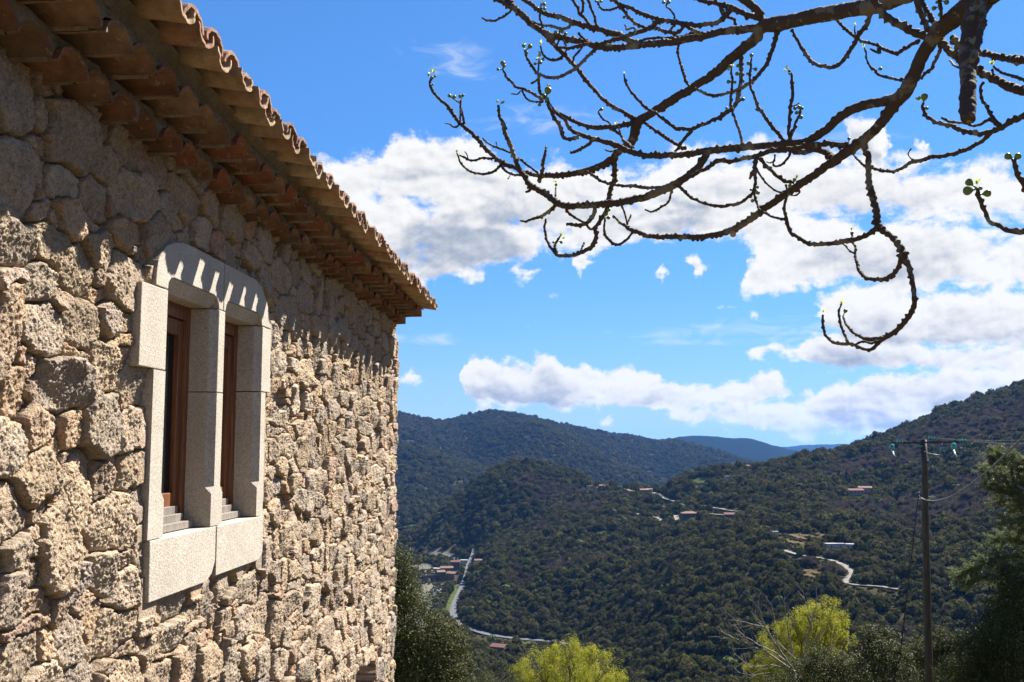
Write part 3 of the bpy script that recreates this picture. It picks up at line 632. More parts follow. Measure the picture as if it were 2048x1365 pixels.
# open ground round each far house
for px_, py_, w_ in [(1379, 1036, 17), (1179, 978, 9), (1208, 978, 13), (1198, 980, 9), (1254, 985, 6), (1265, 988, 11), (1288, 990, 12), (1299, 985, 8), (1466, 1036, 17), (1502, 937, 13), (1455, 958, 8), (1710, 990, 16), (1730, 986, 13), (1532, 1060, 9), (1547, 1070, 7), (1669, 1095, 14), (1696, 1096, 9), (881, 1162, 10), (893, 1152, 16), (905, 1160, 13), (911, 1141, 12), (878, 1143, 14), (931, 1126, 14), (957, 1128, 10), (999, 1305, 12)]:
    line('yard', [(px_ - 2, py_ + 1), (px_ + 2, py_ + 1)], w_ + 1.0, 2.0)
def dist_to(x, y, keys, grow=1.0):
    """how far inside (negative) or outside the traced strips each point is"""
    d = np.full(x.shape, 1e9)
    for k in keys:
        for P, w_ in LINES.get(k, []):
            lo = P.min(0) - 60; hi = P.max(0) + 60
            m_ = (x > lo[0]) & (x < hi[0]) & (y > lo[1]) & (y < hi[1])
            if not m_.any(): continue
            xs, ys = x[m_], y[m_]; dm = np.full(xs.shape, 1e9)
            for i in range(len(P) - 1):
                a, b = P[i], P[i + 1]; ab = b - a; t = np.clip(((xs - a[0]) * ab[0] + (ys - a[1]) * ab[1]) / max(ab @ ab, 1e-6), 0, 1)
                dm = np.minimum(dm, np.hypot(xs - a[0] - ab[0] * t, ys - a[1] - ab[1] * t))
            d[m_] = np.minimum(d[m_], dm - w_ / 2 * grow)
    return d
# --- ground mesh
gx, gy = GX, GY
nz_ = fbm(gx / 40, gy / 40, 4, 21); n2_ = fbm(gx / 6, gy / 6, 3, 25)
gc = np.array([.062, .055, .030])[None, None] * (1 + .9 * nz_[..., None]) + 0 * gx[..., None]
gc[RR[None, :].repeat(NA, 0) < 60] = np.array([.050, .050, .026])
gc[:, RR < 14] = np.array([.085, .070, .046]); gc[:, RR > 4600] = np.array([.012, .017, .012])  # nearest ground, out of view, made paler to bounce warm light on the house
for key, c_ in (('orchard', (.085, .075, .04)), ('meadow', (.065, .095, .028)), ('straw', (.16, .125, .07)), ('river', (.15, .14, .12))):
    d_ = dist_to(gx, gy, [key]) + 2.0 * n2_ * 2; t_ = np.clip(.5 - d_ / 4, 0, 1)[..., None]; gc = gc * (1 - t_) + np.array(c_) * (1 + .5 * n2_[..., None]) * t_
iv = np.arange(NA * NR).reshape(NA, NR)
qf = np.stack([iv[:-1, :-1], iv[1:, :-1], iv[1:, 1:], iv[:-1, 1:]], -1).reshape(-1, 4)
def m_ground(t):
    c = attr(t, 'Col'); tc = t.add('ShaderNodeTexCoord').outputs['Object']
    n = t.noise(tc, 0.35, 6, 0.7).outputs['Fac']; f = t.noise(tc, 9, 5, 0.7).outputs['Fac']
    c = t.mix(1.0, c, t.ramp(n, [(0.3, (0.6, 0.6, 0.6)), (0.7, (1.4, 1.35, 1.25))]), 'MULTIPLY')
    c = t.mix(1.0, c, t.ramp(f, [(0.3, (0.75, 0.75, 0.75)), (0.7, (1.25, 1.25, 1.2))]), 'MULTIPLY')
    return t.add('ShaderNodeBsdfDiffuse', {'Color': c, 'Roughness': 0.5}).outputs[0]
GRD = mat('hill_ground', m_ground)
obj('terrain', mesh_np('terrain', np.stack([GX, GY, Hh], -1).reshape(-1, 3), qf, GRD, True, gc.reshape(-1, 3)), kind='structure')
# ground behind the camera, rising hillside terrace
bb = MB(); k = 40; ring = []
angs = np.linspace(AA[-1], 2 * math.pi + AA[0], k)
rads = [0.3, 2, 6, 15, 40, 120, 400, 1500, 22000]
for a_ in angs:
    wgt = min(1, min(a_ - AA[-1], 2 * math.pi + AA[0] - a_) / .6)
    ring.append([(math.sin(a_) * r, math.cos(a_) * r, float(hgt(math.sin(AA[-1] if a_ < math.pi else AA[0]) * r, math.cos(AA[-1] if a_ < math.pi else AA[0]) * r)) * (1 - wgt) + (-1.75 + min(r, 900) * .12) * wgt) for r in rads])
vs = [p for c_ in ring for p in c_]; m_ = len(rads)
fs = [(i * m_ + j, (i + 1) * m_ + j, (i + 1) * m_ + j + 1, i * m_ + j + 1) for i in range(k - 1) for j in range(m_ - 1)]
me = mesh_np('hillside', np.array(vs), np.array(fs), GRD, True, np.array([(.085, .070, .046) if math.hypot(p[0], p[1]) < 16 else (.055, .05, .03) for p in vs])); obj('hillside', me, kind='structure')  # same paler earth close to the camera, for its bounce light
# --- draped ribbons
def ribbon(name, P, w_, m, lift, **kw):
    d = np.gradient(P, axis=0); d /= np.linalg.norm(d, axis=1)[:, None] + 1e-9; nrm = np.stack([-d[:, 1], d[:, 0]], 1); rows = []
    for s_ in (-1, -.5, 0, .5, 1):
        q_ = P + nrm * s_ * w_ / 2; rows.append(np.stack([q_[:, 0], q_[:, 1], hgt(q_[:, 0], q_[:, 1])], 1))
    z = np.max(np.stack([r[:, 2] for r in rows]), 0) * .6 + np.mean(np.stack([r[:, 2] for r in rows]), 0) * .4 + lift
    for r in rows: r[:, 2] = z
    V = np.concatenate(rows); n = len(P); F_ = [(a * n + i, a * n + i + 1, (a + 1) * n + i + 1, (a + 1) * n + i) for a in range(4) for i in range(n - 1)]
    return obj(name, mesh_np(name, V, np.array(F_), m, True), **kw)
def m_asph(c0):
    def fn(t):
        n = t.noise(t.add('ShaderNodeTexCoord').outputs['Object'], 0.5, 5, 0.7).outputs['Fac']
        return bsdf(t, t.mix(n, c0, tuple(1.35 * x for x in c0)), 0.85, 0.2)
    return fn
ASP = mat('pale_asphalt', m_asph((.055, .055, .058))); TRK = mat('gravel_track', m_asph((.10, .09, .073)))
for P, w_ in LINES['valley']:
    ribbon('valley_road', P, w_, ASP, .35, kind='structure')
for P, w_ in LINES['hill']: ribbon('hill_road', P, w_, TRK, .35, kind='structure')
for P, w_ in LINES['saddle']: ribbon('saddle_road', P, w_, TRK, .35, kind='structure')
for P, w_ in LINES['track']: ribbon('farm_track', P, w_, TRK, .35, kind='structure')
WAT = mat('river_water', lambda t: bsdf(t, (.035, .055, .055), 0.6, 0.15))
line('water', [(840, 1236), (856, 1206), (868, 1186), (872, 1170), (866, 1156)], 6.0)
for P, w_ in LINES['water']: ribbon('river', P, w_, WAT, .25, kind='structure')

# ------------------------------------------------------------------ woods on the hills
def m_leaf(name, stops, rough=0.6, spec=0.25, attrname=None, trans=0.0, rnd_amt=0.5):
    def fn(t):
        tc = t.add('ShaderNodeTexCoord').outputs['Object']
        n = t.noise(tc, 3.0, 3, 0.6).outputs['Fac']
        if attrname: r = attr(t, attrname); f = t.add('ShaderNodeSeparateColor', {0: r}).outputs[0]
        else: f = t.add('ShaderNodeObjectInfo').outputs['Random']
        f = t.m('ADD', t.m('MULTIPLY', f, rnd_amt * 1.6), t.m('MULTIPLY', t.m('SUBTRACT', n, 0.5), 1.0), 0, True)
        c = t.ramp(f, stops)
        b = bsdf(t, c, rough, spec)
        if trans:
            tr = t.add('ShaderNodeBsdfTranslucent', {'Color': c}).outputs[0]
            b = t.add('ShaderNodeMixShader', {0: trans, 1: b, 2: tr}).outputs[0]
        return b
    return mat(name, fn)
OAKW = m_leaf('evergreen_foliage', [(0, (.031, .032, .010)), (0.4, (.051, .050, .014)), (0.75, (.072, .067, .020)), (1, (.088, .078, .030))], .8, .02, None, .42)
BARW = m_leaf('bare_twigs', [(0, (.052, .041, .032)), (0.5, (.078, .061, .046)), (1, (.11, .09, .062))], 0.9, 0.02, None, .25)
SPRW = m_leaf('spring_foliage', [(0, (.055, .075, .018)), (0.6, (.095, .115, .026)), (1, (.14, .14, .04))], .8, .04)
def ico(sub):
    bm = bmesh.new(); bmesh.ops.create_icosphere(bm, subdivisions=sub, radius=1.0)
    v = np.array([q.co[:] for q in bm.verts]); f = np.array([[q.index for q in g.verts] for g in bm.faces]); bm.free(); return v, f
ICO2, ICO3 = ico(2), ico(3)
def leaf_quads(P, N, size, rs, aspect=1.7, jit=.55):
    """rhombic leaves at P, roughly facing N"""
    n = len(P); N = N + rs.normal(0, jit, (n, 3)); N /= np.linalg.norm(N, axis=1)[:, None]
    A = np.cross(N, rs.normal(0, 1, (n, 3))); A /= np.linalg.norm(A, axis=1)[:, None]; B = np.cross(N, A)
    s = (size * rs.uniform(.6, 1.3, n))[:, None]; s2 = s / aspect
    V = np.stack([P - A * s, P + B * s2 + N * s * .15, P + A * s, P - B * s2 + N * s * .15], 1).reshape(-1, 3)
    return V, np.arange(4 * n).reshape(n, 4)
def crown_proto(name, seed, kind, m):
    rs = np.random.RandomState(seed); v, f = ICO2
    dirs = v.copy(); r = 1 + .28 * np.sin(dirs @ rs.normal(0, 2.6, 3) + rs.rand() * 6) * .6 + .2 * rs.normal(0, 1, len(v)) * .6
    V = [dirs * r[:, None] * np.array([1, 1, .85]) * (.84 if kind != 'bare' else .5)]; Fc = [f]; b = len(v)
    n = 260 if kind != 'bare' else 240
    d = rs.normal(0, 1, (n, 3)); d[:, 2] = np.abs(d[:, 2]) * 1.0 - .35; d /= np.linalg.norm(d, axis=1)[:, None]
    bump_ = 1 + .17 * np.sin(d @ rs.normal(0, 3.5, 3) + rs.rand() * 6) + .12 * np.sin(d @ rs.normal(0, 6, 3))
    P = d * (bump_ * rs.uniform(.78, 1.04, n))[:, None] * np.array([1, 1, .88])
    if kind == 'bare':
        t = d + np.array([0, 0, .9]); t /= np.linalg.norm(t, axis=1)[:, None]; side = np.cross(t, rs.normal(0, 1, (n, 3))); side /= np.linalg.norm(side, axis=1)[:, None]
        Q = np.stack([P * .45 - side * .035, P * .45 + side * .035, P + t * .25], 1).reshape(-1, 3); V.append(Q); Fc.append(np.arange(3 * n).reshape(n, 3) + b)
    else:
        Q, q = leaf_quads(P, d, .20, rs, 1.2, .33); V.append(Q); Fc.append(np.stack([q[:, 0], q[:, 1], q[:, 2]], 1) + b); Fc.append(np.stack([q[:, 0], q[:, 2], q[:, 3]], 1) + b)
    V = np.concatenate(V); V[:, 2] += .62
    if kind == 'cone': V[:, 2] = V[:, 2] * 2.1; V[:, :2] *= (1 - np.clip(V[:, 2] / 3.6, 0, .93))[:, None] * 1.1
    return mesh_np(name, V, np.concatenate(Fc), m, False)
def scatter(name, pts, scl, meshes, label=None):
    """one 'stuff' object: crowns instanced on points with geometry nodes"""
    col = bpy.data.collections.new(name + '_crowns')
    for i, me in enumerate(meshes): col.objects.link(bpy.data.objects.new(name + '_crown', me))
    me = bpy.data.meshes.new(name); me.vertices.add(len(pts)); me.vertices.foreach_set('co', np.asarray(pts, np.float32).ravel())
    rs = np.random.RandomState(len(pts))
    a = me.attributes.new('scl', 'FLOAT_VECTOR', 'POINT'); a.data.foreach_set('vector', np.asarray(scl, np.float32).ravel())
    rot = np.stack([rs.normal(0, .08, len(pts)), rs.normal(0, .08, len(pts)), rs.uniform(0, 6.28, len(pts))], 1)
    a = me.attributes.new('rot', 'FLOAT_VECTOR', 'POINT'); a.data.foreach_set('vector', rot.astype(np.float32).ravel())
    o = obj(name, me, kind='stuff')
    ng = bpy.data.node_groups.new(name, 'GeometryNodeTree'); ng.interface.new_socket('G', in_out='INPUT', socket_type='NodeSocketGeometry'); ng.interface.new_socket('G', in_out='OUTPUT', socket_type='NodeSocketGeometry')
    t = NT(ng); gi = t.n.new('NodeGroupInput'); go = t.n.new('NodeGroupOutput')
    ci = t.add('GeometryNodeCollectionInfo', {'Collection': col, 'Separate Children': True, 'Reset Children': True})
    na = t.add('GeometryNodeInputNamedAttribute', {'Name': 'scl'}, data_type='FLOAT_VECTOR'); nr = t.add('GeometryNodeInputNamedAttribute', {'Name': 'rot'}, data_type='FLOAT_VECTOR')
    rv = t.add('FunctionNodeRandomValue', {4: 0, 5: len(meshes) - 1}, data_type='INT')
    e2r = t.add('FunctionNodeEulerToRotation', {0: nr.outputs[0]})
    ip = t.add('GeometryNodeInstanceOnPoints', {'Points': gi.outputs[0], 'Instance': ci.outputs[0], 'Pick Instance': True, 'Instance Index': rv.outputs[2], 'Rotation': e2r.outputs[0], 'Scale': na.outputs[0]})
    t.l.new(ip.outputs[0], go.inputs[0])
    md = o.modifiers.new('scatter', 'NODES'); md.node_group = ng
    return o
rs = np.random.RandomState(77)
def field(r0, r1, sp, a0, a1):
    """jittered points of about 'sp' metres spacing in a ring sector"""
    n = int((a1 - a0) * (r1 * r1 - r0 * r0) / 2 / sp ** 2 * 1.0)
    r = np.sqrt(rs.uniform(r0 * r0, r1 * r1, n)); a = rs.uniform(a0, a1, n); return np.sin(a) * r, np.cos(a) * r
parts = [field(130, 430, 5.0, azim(700), azim(2300)), field(430, 1000, 4.1, azim(560), azim(2250)), field(1000, 1900, 4.7, azim(480), azim(2200)), field(1900, 2900, 8.5, azim(400), azim(1500)), field(2900, 4700, 9.5, azim(400), azim(1660))]
X = np.concatenate([p[0] for p in parts]); Y = np.concatenate([p[1] for p in parts])
R0 = np.hypot(X, Y); Z = hgt(X, Y)
ux, uy = X / R0, Y / R0
clear = np.full(X.shape, 1e9)
for back in (0, 7, 13, 19, 25):
    clear = np.minimum(clear, dist_to(X + ux * back, Y + uy * back, ['valley', 'hill', 'saddle', 'straw'] + (['track', 'meadow'] if back < 14 else []), 1.0) + (0 if back == 0 else .8 if back < 14 else 2.2))
    clear = np.minimum(clear, dist_to(X + ux * back, Y + uy * back, ['yard']) + back * .10 - .5)
clear = np.minimum(clear, dist_to(X, Y, ['river', 'water']) - 2)
orch = dist_to(X, Y, ['orchard'])
patch = fbm(X / 170, Y / 170, 4, 61) + .35 * fbm(X / 30, Y / 30, 2, 67)
phi = np.arctan2(X, Y); pxs = 1024 + F * np.tan(phi + AL) / math.cos(TH)
dens_ = (clear > 2.2) & ((orch > 0) | (rs.rand(len(X)) < .35))
dens_ &= ~((fbm(X / 60, Y / 60, 3, 71) > .30) & (rs.rand(len(X)) < .6))
depth_vis = np.ones(len(X), bool)
# leave out ground the photo can show nothing of: steep back sides beyond the crests
bias = np.where(pxs > 1600, .17, 0) + np.where((pxs > 1640) & (R0 > 830), .10, 0) + np.where((R0 > 1500) & (R0 < 1800) & (pxs > 1030) & (pxs < 1120), .3, 0) + np.where((R0 > 780) & (R0 < 1050) & (pxs > 1500), .14, 0) + np.where((R0 < 1900) & (pxs < 900), .15, 0)
bare = dens_ & (patch + bias * .7 > .27) & (rs.rand(len(X)) < .85)
spring = dens_ & ~bare & (rs.rand(len(X)) < np.where(fbm(X / 90, Y / 90, 3, 81) > .14, .10, .006) * np.where(R0 < 1500, 1, .5))
ever = dens_ & ~bare & ~spring
def sc(mask, lo, hi):
    n = mask.sum(); s = rs.uniform(lo, hi, n) * np.where(R0[mask] > 1900, 1.45, 1.0) * np.clip(.72 + R0[mask] / 2600, .75, 1.15) * (1 + .6 * (rs.rand(n) < .10)) * (1 - .38 * (rs.rand(n) < .35)); return np.stack([s * rs.uniform(.85, 1.2, n), s * rs.uniform(.85, 1.2, n), s * rs.uniform(.9, 1.45, n)], 1)
def pts(mask): return np.stack([X[mask], Y[mask], Z[mask]], 1)
scatter('evergreen_wood', pts(ever), sc(ever, 1.7, 3.5), [crown_proto('crown', k, 'dome', OAKW) for k in range(5)])
scatter('bare_wood', pts(bare), sc(bare, 1.9, 3.5), [crown_proto('crown', k, 'bare', BARW) for k in range(20, 24)])
scatter('spring_green_wood', pts(spring), sc(spring, 1.8, 3.2), [crown_proto('crown', k, 'dome', SPRW) for k in range(30, 33)])
scr = (clear > .5) & ~dens_ & (dist_to(X, Y, ['valley', 'hill', 'saddle', 'track', 'straw', 'meadow', 'yard']) > 1.2)
x2, y2 = field(480, 1500, 3.2, azim(780), azim(2000)); keep2 = np.zeros(len(x2), bool)
c2 = dist_to(x2, y2, ['valley', 'hill', 'saddle', 'track', 'straw', 'meadow', 'yard'])
keep2 = (c2 > 1.0) & (c2 < 26); x2, y2 = x2[keep2], y2[keep2]
s2 = rs.uniform(.6, 1.5, (len(x2), 1)) * np.array([[1, 1, .8]])
scatter('hillside_scrub', np.stack([x2, y2, hgt(x2, y2) - .2], 1), s2, [crown_proto('crown', k, 'dome', OAKW) for k in (40, 41)])
print('TREES', ever.sum(), bare.sum(), spring.sum())

# haze: even pale air round the whole scene, bottom below the valley, top above the highest ridge
def m_haze(t): return t.add('ShaderNodeBsdfDiffuse').outputs[0]
hz = bpy.data.materials.new('haze'); hz.use_nodes = True; t = NT(hz.node_tree); t.n.clear()
pv = t.add('ShaderNodeVolumePrincipled', {'Color': (0.11, 0.32, 0.82, 1), 'Density': 2.6e-5, 'Anisotropy': 0.25})
t.l.new(pv.outputs[0], t.add('ShaderNodeOutputMaterial').inputs['Volume'])
b = MB(); b.box((-24000, -24000, float(Hh.min()) - 400), (24000, 24000, 330)); b.build('haze', hz, kind='stuff')

# ------------------------------------------------------------------ near trees (each a thing: crown, trunk)
def leaf_mat(name, stops, rough, spec, trans=0.25): return m_leaf(name, stops, rough, spec, 'Col', trans, 0.62)
OAKL = leaf_mat('oak_leaves', [(0, (.026, .032, .010)), (0.4, (.048, .055, .015)), (0.8, (.080, .082, .024)), (1, (.13, .118, .040))], 0.5, 0.06, .15)
OLVL = leaf_mat('olive_leaves', [(0, (.03, .036, .014)), (0.5, (.056, .060, .020)), (1, (.095, .09, .034))], 0.55, 0.05, .18)
YELL = leaf_mat('young_yellow_leaves', [(0, (.17, .18, .013)), (0.5, (.28, .28, .02)), (1, (.40, .37, .045))], 0.6, 0.1, .5)
PINL = leaf_mat('conifer_needles', [(0, (.055, .07, .026)), (0.5, (.12, .145, .052)), (1, (.22, .24, .09))], 0.5, 0.12, .25)
def m_bark(c0, c1):
    def fn(t):
        tc = t.add('ShaderNodeTexCoord').outputs['Object']; n = t.noise(tc, 25, 5, 0.7).outputs['Fac']
        return bsdf(t, t.mix(n, c0, c1), 0.9, 0.15, Normal=bump(t, n, 0.8, 0.01))
    return fn
BRK = mat('bark', m_bark((.06, .05, .04), (.16, .13, .10))); BRKG = mat('grey_bark', m_bark((.13, .115, .10), (.30, .26, .22)))
def W3(px, py, r): return Vector(at(px, py, r))
def crown_tree(name, label, group, r, lobes, m, n, size, base, seed, twigs=True, clump=.30, depth=1.0, trunk_r=.09, airy=.0, cat='tree'):
    """lobes: (px, py, radius px) ; leaves gathered in clumps on the lobes' shells; base px/py of the foot"""
    rs = np.random.RandomState(seed); foot = W3(base, 893, r); foot.z = float(hgt(foot.x, foot.y)) - .1
    o = thing(name, label, cat, foot, group); u = r / F
    L = []
    for (px, py, rp) in lobes:
        c = W3(px, py, r + rs.uniform(-.5, .5) * rp * u * depth); L.append((np.array(c), rp * u))
    vol = np.array([q[1] ** 2 for q in L]); vol /= vol.sum(); P = []; N = []; K = []
    ncl = int(n / 90)
    for k in rs.choice(len(L), ncl, p=vol):
        c, R = L[k]; d = rs.normal(0, 1, 3); d /= np.linalg.norm(d); cc = c + d * R * rs.uniform(.55, 1.0) ** .6 * np.array([1, 1, .95])
        cr = R * clump * rs.uniform(.6, 1.3) + .05
        nn = int(90 * rs.uniform(.5, 1.5)); e = rs.normal(0, 1, (nn, 3)); e /= np.linalg.norm(e, axis=1)[:, None]
        P.append(cc + e * cr * (rs.rand(nn, 1) ** .45)); N.append(e * .6 + np.array([0, 0, .5]) + d * .3); K.append(np.full(nn, rs.rand()))
    P = np.concatenate(P); N = np.concatenate(N); K = np.concatenate(K)
    V, q = leaf_quads(P, N, size, rs, 1.8); col = np.clip(.65 * np.repeat(K, 4) + .35 * np.repeat(rs.rand(len(P)), 4), 0, 1)[:, None] * np.ones(3)
    obj('crown', mesh_np('crown', V - np.array(foot), q, m, False, col), o)
    b = MB(foot); cen = Vector(np.average([q_[0] for q_ in L], axis=0, weights=vol)); low = min(q_[0][2] for q_ in L)
    fork = foot.lerp(Vector((cen.x, cen.y, low)), .6)
    b.tube([foot, foot.lerp(fork, .5) + Vector((rs.normal(0, .08), rs.normal(0, .08), 0)), fork], [trunk_r * 1.35, trunk_r * 1.05, trunk_r], 8)
    for c, R in L:
        e = Vector(c); m1 = fork.lerp(e, .5) + Vector(rs.normal(0, .12, 3)); b.tube([fork, m1, e], [trunk_r * .7, trunk_r * .45, trunk_r * .2], 6)
        if twigs:
            for _ in range(9):
                d = Vector(rs.normal(0, 1, 3)); d.z = abs(d.z); d.normalize(); b.tube([m1.lerp(e, .7), e + d * R * .45, e + d * R * .98 + Vector((0, 0, .05))], [trunk_r * .22, trunk_r * .13, trunk_r * .05], 4, False)
    b.build('trunk', BRK, o, True); return o
crown_tree('holm_oak', 'dark glossy evergreen oak beside the far corner of the stone house', 'evergreen trees near the house', 24,
           [(800, 1142, 38), (765, 1175, 55), (805, 1190, 42), (770, 1215, 65), (800, 1250, 75), (850, 1262, 50), (745, 1300, 90), (880, 1300, 56), (905, 1285, 30), (915, 1330, 30), (860, 1370, 78), (780, 1400, 110), (900, 1400, 55)], OAKL, 100000, .023, 790, 1, clump=.40)
crown_tree('young_poplar', 'round bright yellow-green tree in young leaf, at the foot of the view left of centre', 'trees in yellow-green spring leaf', 40,
           [(1140, 1335, 58), (1082, 1345, 48), (1200, 1345, 50), (1145, 1305, 28), (1105, 1308, 24), (1185, 1312, 24), (1230, 1362, 26), (1048, 1342, 24), (1145, 1400, 100), (1065, 1390, 45), (1215, 1400, 45)], YELL, 48000, .024, 1145, 2, clump=.21)
crown_tree('young_poplar', 'yellow-green tree in young leaf behind a bare tree, left of the wooden pole', 'trees in yellow-green spring leaf', 44,
           [(1660, 1232, 34), (1628, 1240, 34), (1640, 1262, 44), (1600, 1255, 34), (1560, 1285, 36), (1620, 1290, 48), (1665, 1265, 26), (1680, 1300, 26), (1695, 1282, 18), (1530, 1325, 26), (1590, 1330, 50), (1650, 1340, 50), (1505, 1345, 20), (1560, 1375, 50)], YELL, 60000, .026, 1610, 3, clump=.21)
crown_tree('olive_tree', 'small grey-green olive bush left of the round yellow-green tree', 'grey-green olives', 36,
           [(1000, 1362, 36), (960, 1378, 36), (1035, 1378, 28), (985, 1410, 60)], OLVL, 9000, .024, 990, 4)
crown_tree('holm_oak', 'dark glossy bush in front of the bare tree, below the yellow-green tree', 'evergreen trees near the house', 26,
           [(1650, 1335, 42), (1610, 1368, 48), (1695, 1350, 40), (1560, 1385, 40), (1665, 1400, 80), (1625, 1325, 20)], OAKL, 30000, .021, 1640, 5, clump=.36)
crown_tree('olive_tree', 'dull green bushy tree between the yellow-green tree and the pole', 'grey-green olives', 32,
           [(1752, 1280, 34), (1775, 1292, 30), (1728, 1300, 30), (1745, 1330, 50), (1792, 1325, 30), (1710, 1345, 34), (1765, 1375, 66)], OAKL, 32000, .026, 1750, 6, clump=.36)
crown_tree('olive_tree', 'grey-green bushy tree behind the foot of the pole', 'grey-green olives', 40,
           [(1835, 1300, 28), (1868, 1292, 26), (1900, 1278, 26), (1890, 1310, 34), (1845, 1335, 46), (1925, 1295, 26), (1900, 1365, 66)], OLVL, 30000, .029, 1870, 7, clump=.36)
crown_tree('holm_oak', 'tall glossy evergreen oak at the right edge under the conifer', 'evergreen trees near the house', 25,
           [(2030, 1165, 34), (2050, 1215, 52), (2010, 1230, 36), (1990, 1282, 42), (1948, 1290, 34), (2040, 1300, 70), (1975, 1340, 62), (1930, 1350, 42), (2060, 1380, 90), (1960, 1400, 70), (2085, 1180, 60)], OAKL, 80000, .022, 2010, 8, clump=.36)
# bare tree in front of the yellow-green one
r = 36; foot = W3(1588, 893, r); foot.z = float(hgt(foot.x, foot.y)) - .1
o = thing('bare_tree', 'leafless tree with long pale twigs fanning in front of the yellow-green tree', 'tree', foot)
rb = random.Random(9); bb = MB(foot); start = W3(1587, 1342, r)
bb.tube([foot, foot.lerp(start, .5), start], [.13, .11, .09], 8)
BR = [([(1587, 1342), (1570, 1315), (1548, 1285), (1530, 1255), (1522, 1230), (1514, 1202)], 5), ([(1526, 1245), (1512, 1212), (1500, 1190), (1489, 1174)], 2.2), ([(1587, 1342), (1545, 1312), (1500, 1290), (1465, 1275), (1450, 1268), (1436, 1253)], 3.5),
      ([(1580, 1330), (1550, 1305), (1517, 1290), (1485, 1270), (1468, 1249)], 3), ([(1530, 1255), (1500, 1247), (1462, 1240)], 2.2), ([(1590, 1330), (1580, 1280), (1572, 1240), (1569, 1210), (1568, 1178)], 3), ([(1598, 1340), (1612, 1300), (1618, 1262), (1624, 1240), (1632, 1212), (1633, 1172)], 4),
      ([(1585, 1340), (1540, 1330), (1500, 1335), (1480, 1317), (1463, 1301)], 2.5), ([(1530, 1258), (1512, 1240), (1502, 1222)], 2), ([(1592, 1320), (1555, 1285), (1549, 1240), (1543, 1203)], 2.2), ([(1612, 1300), (1640, 1270), (1662, 1243)], 2.4), ([(1624, 1240), (1612, 1205), (1605, 1178)], 2),
      ([(1592, 1342), (1582, 1300), (1576, 1268), (1592, 1240)], 2.4), ([(1540, 1345), (1505, 1352), (1470, 1345)], 1.8), ([(1500, 1290), (1485, 1262), (1478, 1248)], 1.6), ([(1465, 1275), (1445, 1278), (1430, 1272)], 1.4), ([(1600, 1335), (1650, 1300), (1690, 1275)], 2)]
for pl, w_ in BR:
    P = []; dr = rb.uniform(-.6, .6)
    for i in range(len(pl) - 1):
        for k in range(4):
            t = k / 4; P.append((pl[i][0] + (pl[i + 1][0] - pl[i][0]) * t + rb.uniform(-.8, .8), pl[i][1] + (pl[i + 1][1] - pl[i][1]) * t + rb.uniform(-.8, .8)))
    P.append(pl[-1]); n = len(P); pw = [W3(x, y, r + dr * i / n) for i, (x, y) in enumerate(P)]
    bb.tube(pw, [w_ * .5 * r / F * (1 - .75 * i / n) for i in range(n)], 5, False)
    for i in range(3, n - 1, 2):              # side twigs
        x, y = P[i]; dx = P[i + 1][0] - x; dy = P[i + 1][1] - y; s_ = rb.choice((-1, 1)); l = rb.uniform(10, 26)
        q = [W3(x + (dx * .8 - dy * s_ * .5) / 6 * l * t, y + (dy * .8 + dx * s_ * .5) / 6 * l * t - 4 * t * t, r + dr * i / n + rb.uniform(-.2, .2) * t) for t in (0, .5, 1)]
        bb.tube(q, [.012, .008, .004], 4, False)
bb.build('branches', BRKG, o, True)
# conifer at the right edge
r = 26; foot = W3(2125, 893, r); foot.z = float(hgt(foot.x, foot.y)) - .1
o = thing('conifer', 'dark conifer with drooping boughs reaching in from the right edge', 'tree', foot)
b = MB(foot); top = W3(2125, 780, r); b.tube([foot, foot.lerp(top, .4), foot.lerp(top, .8), top], [.22, .17, .09, .03], 10); b.build('trunk', BRK, o, True)
rc_ = np.random.RandomState(4); bi = 0
BG = [[(2125, 930), (2048, 936), (2020, 916), (1998, 903)], [(2125, 1035), (2046, 982), (2013, 938), (1990, 922), (1984, 914)], [(2125, 1010), (2040, 975), (2000, 955), (1966, 946)], [(2125, 1040), (2050, 1005), (2005, 985), (1972, 968)], [(2125, 1062), (2060, 1035), (2010, 1047)],
      [(2125, 1110), (2060, 1085), (2020, 1075), (1986, 1084)], [(2125, 1130), (2030, 1133), (1970, 1126), (1940, 1138), (1915, 1151)], [(2125, 1160), (2020, 1150), (1965, 1158), (1930, 1168)], [(2125, 960), (2070, 948), (2035, 928), (2012, 930)], [(2125, 1000), (2070, 1010), (2030, 1012), (1996, 1000)],
      [(2125, 1180), (2060, 1170), (2005, 1178)], [(2125, 1085), (2080, 1050), (2040, 1060)], [(2125, 1030), (2080, 985), (2050, 955)], [(2125, 1140), (2070, 1115), (2000, 1112)], [(2125, 1020), (2200, 1000), (2280, 1010)], [(2125, 950), (2190, 930), (2250, 935)], [(2125, 1080), (2210, 1070), (2300, 1090)]]
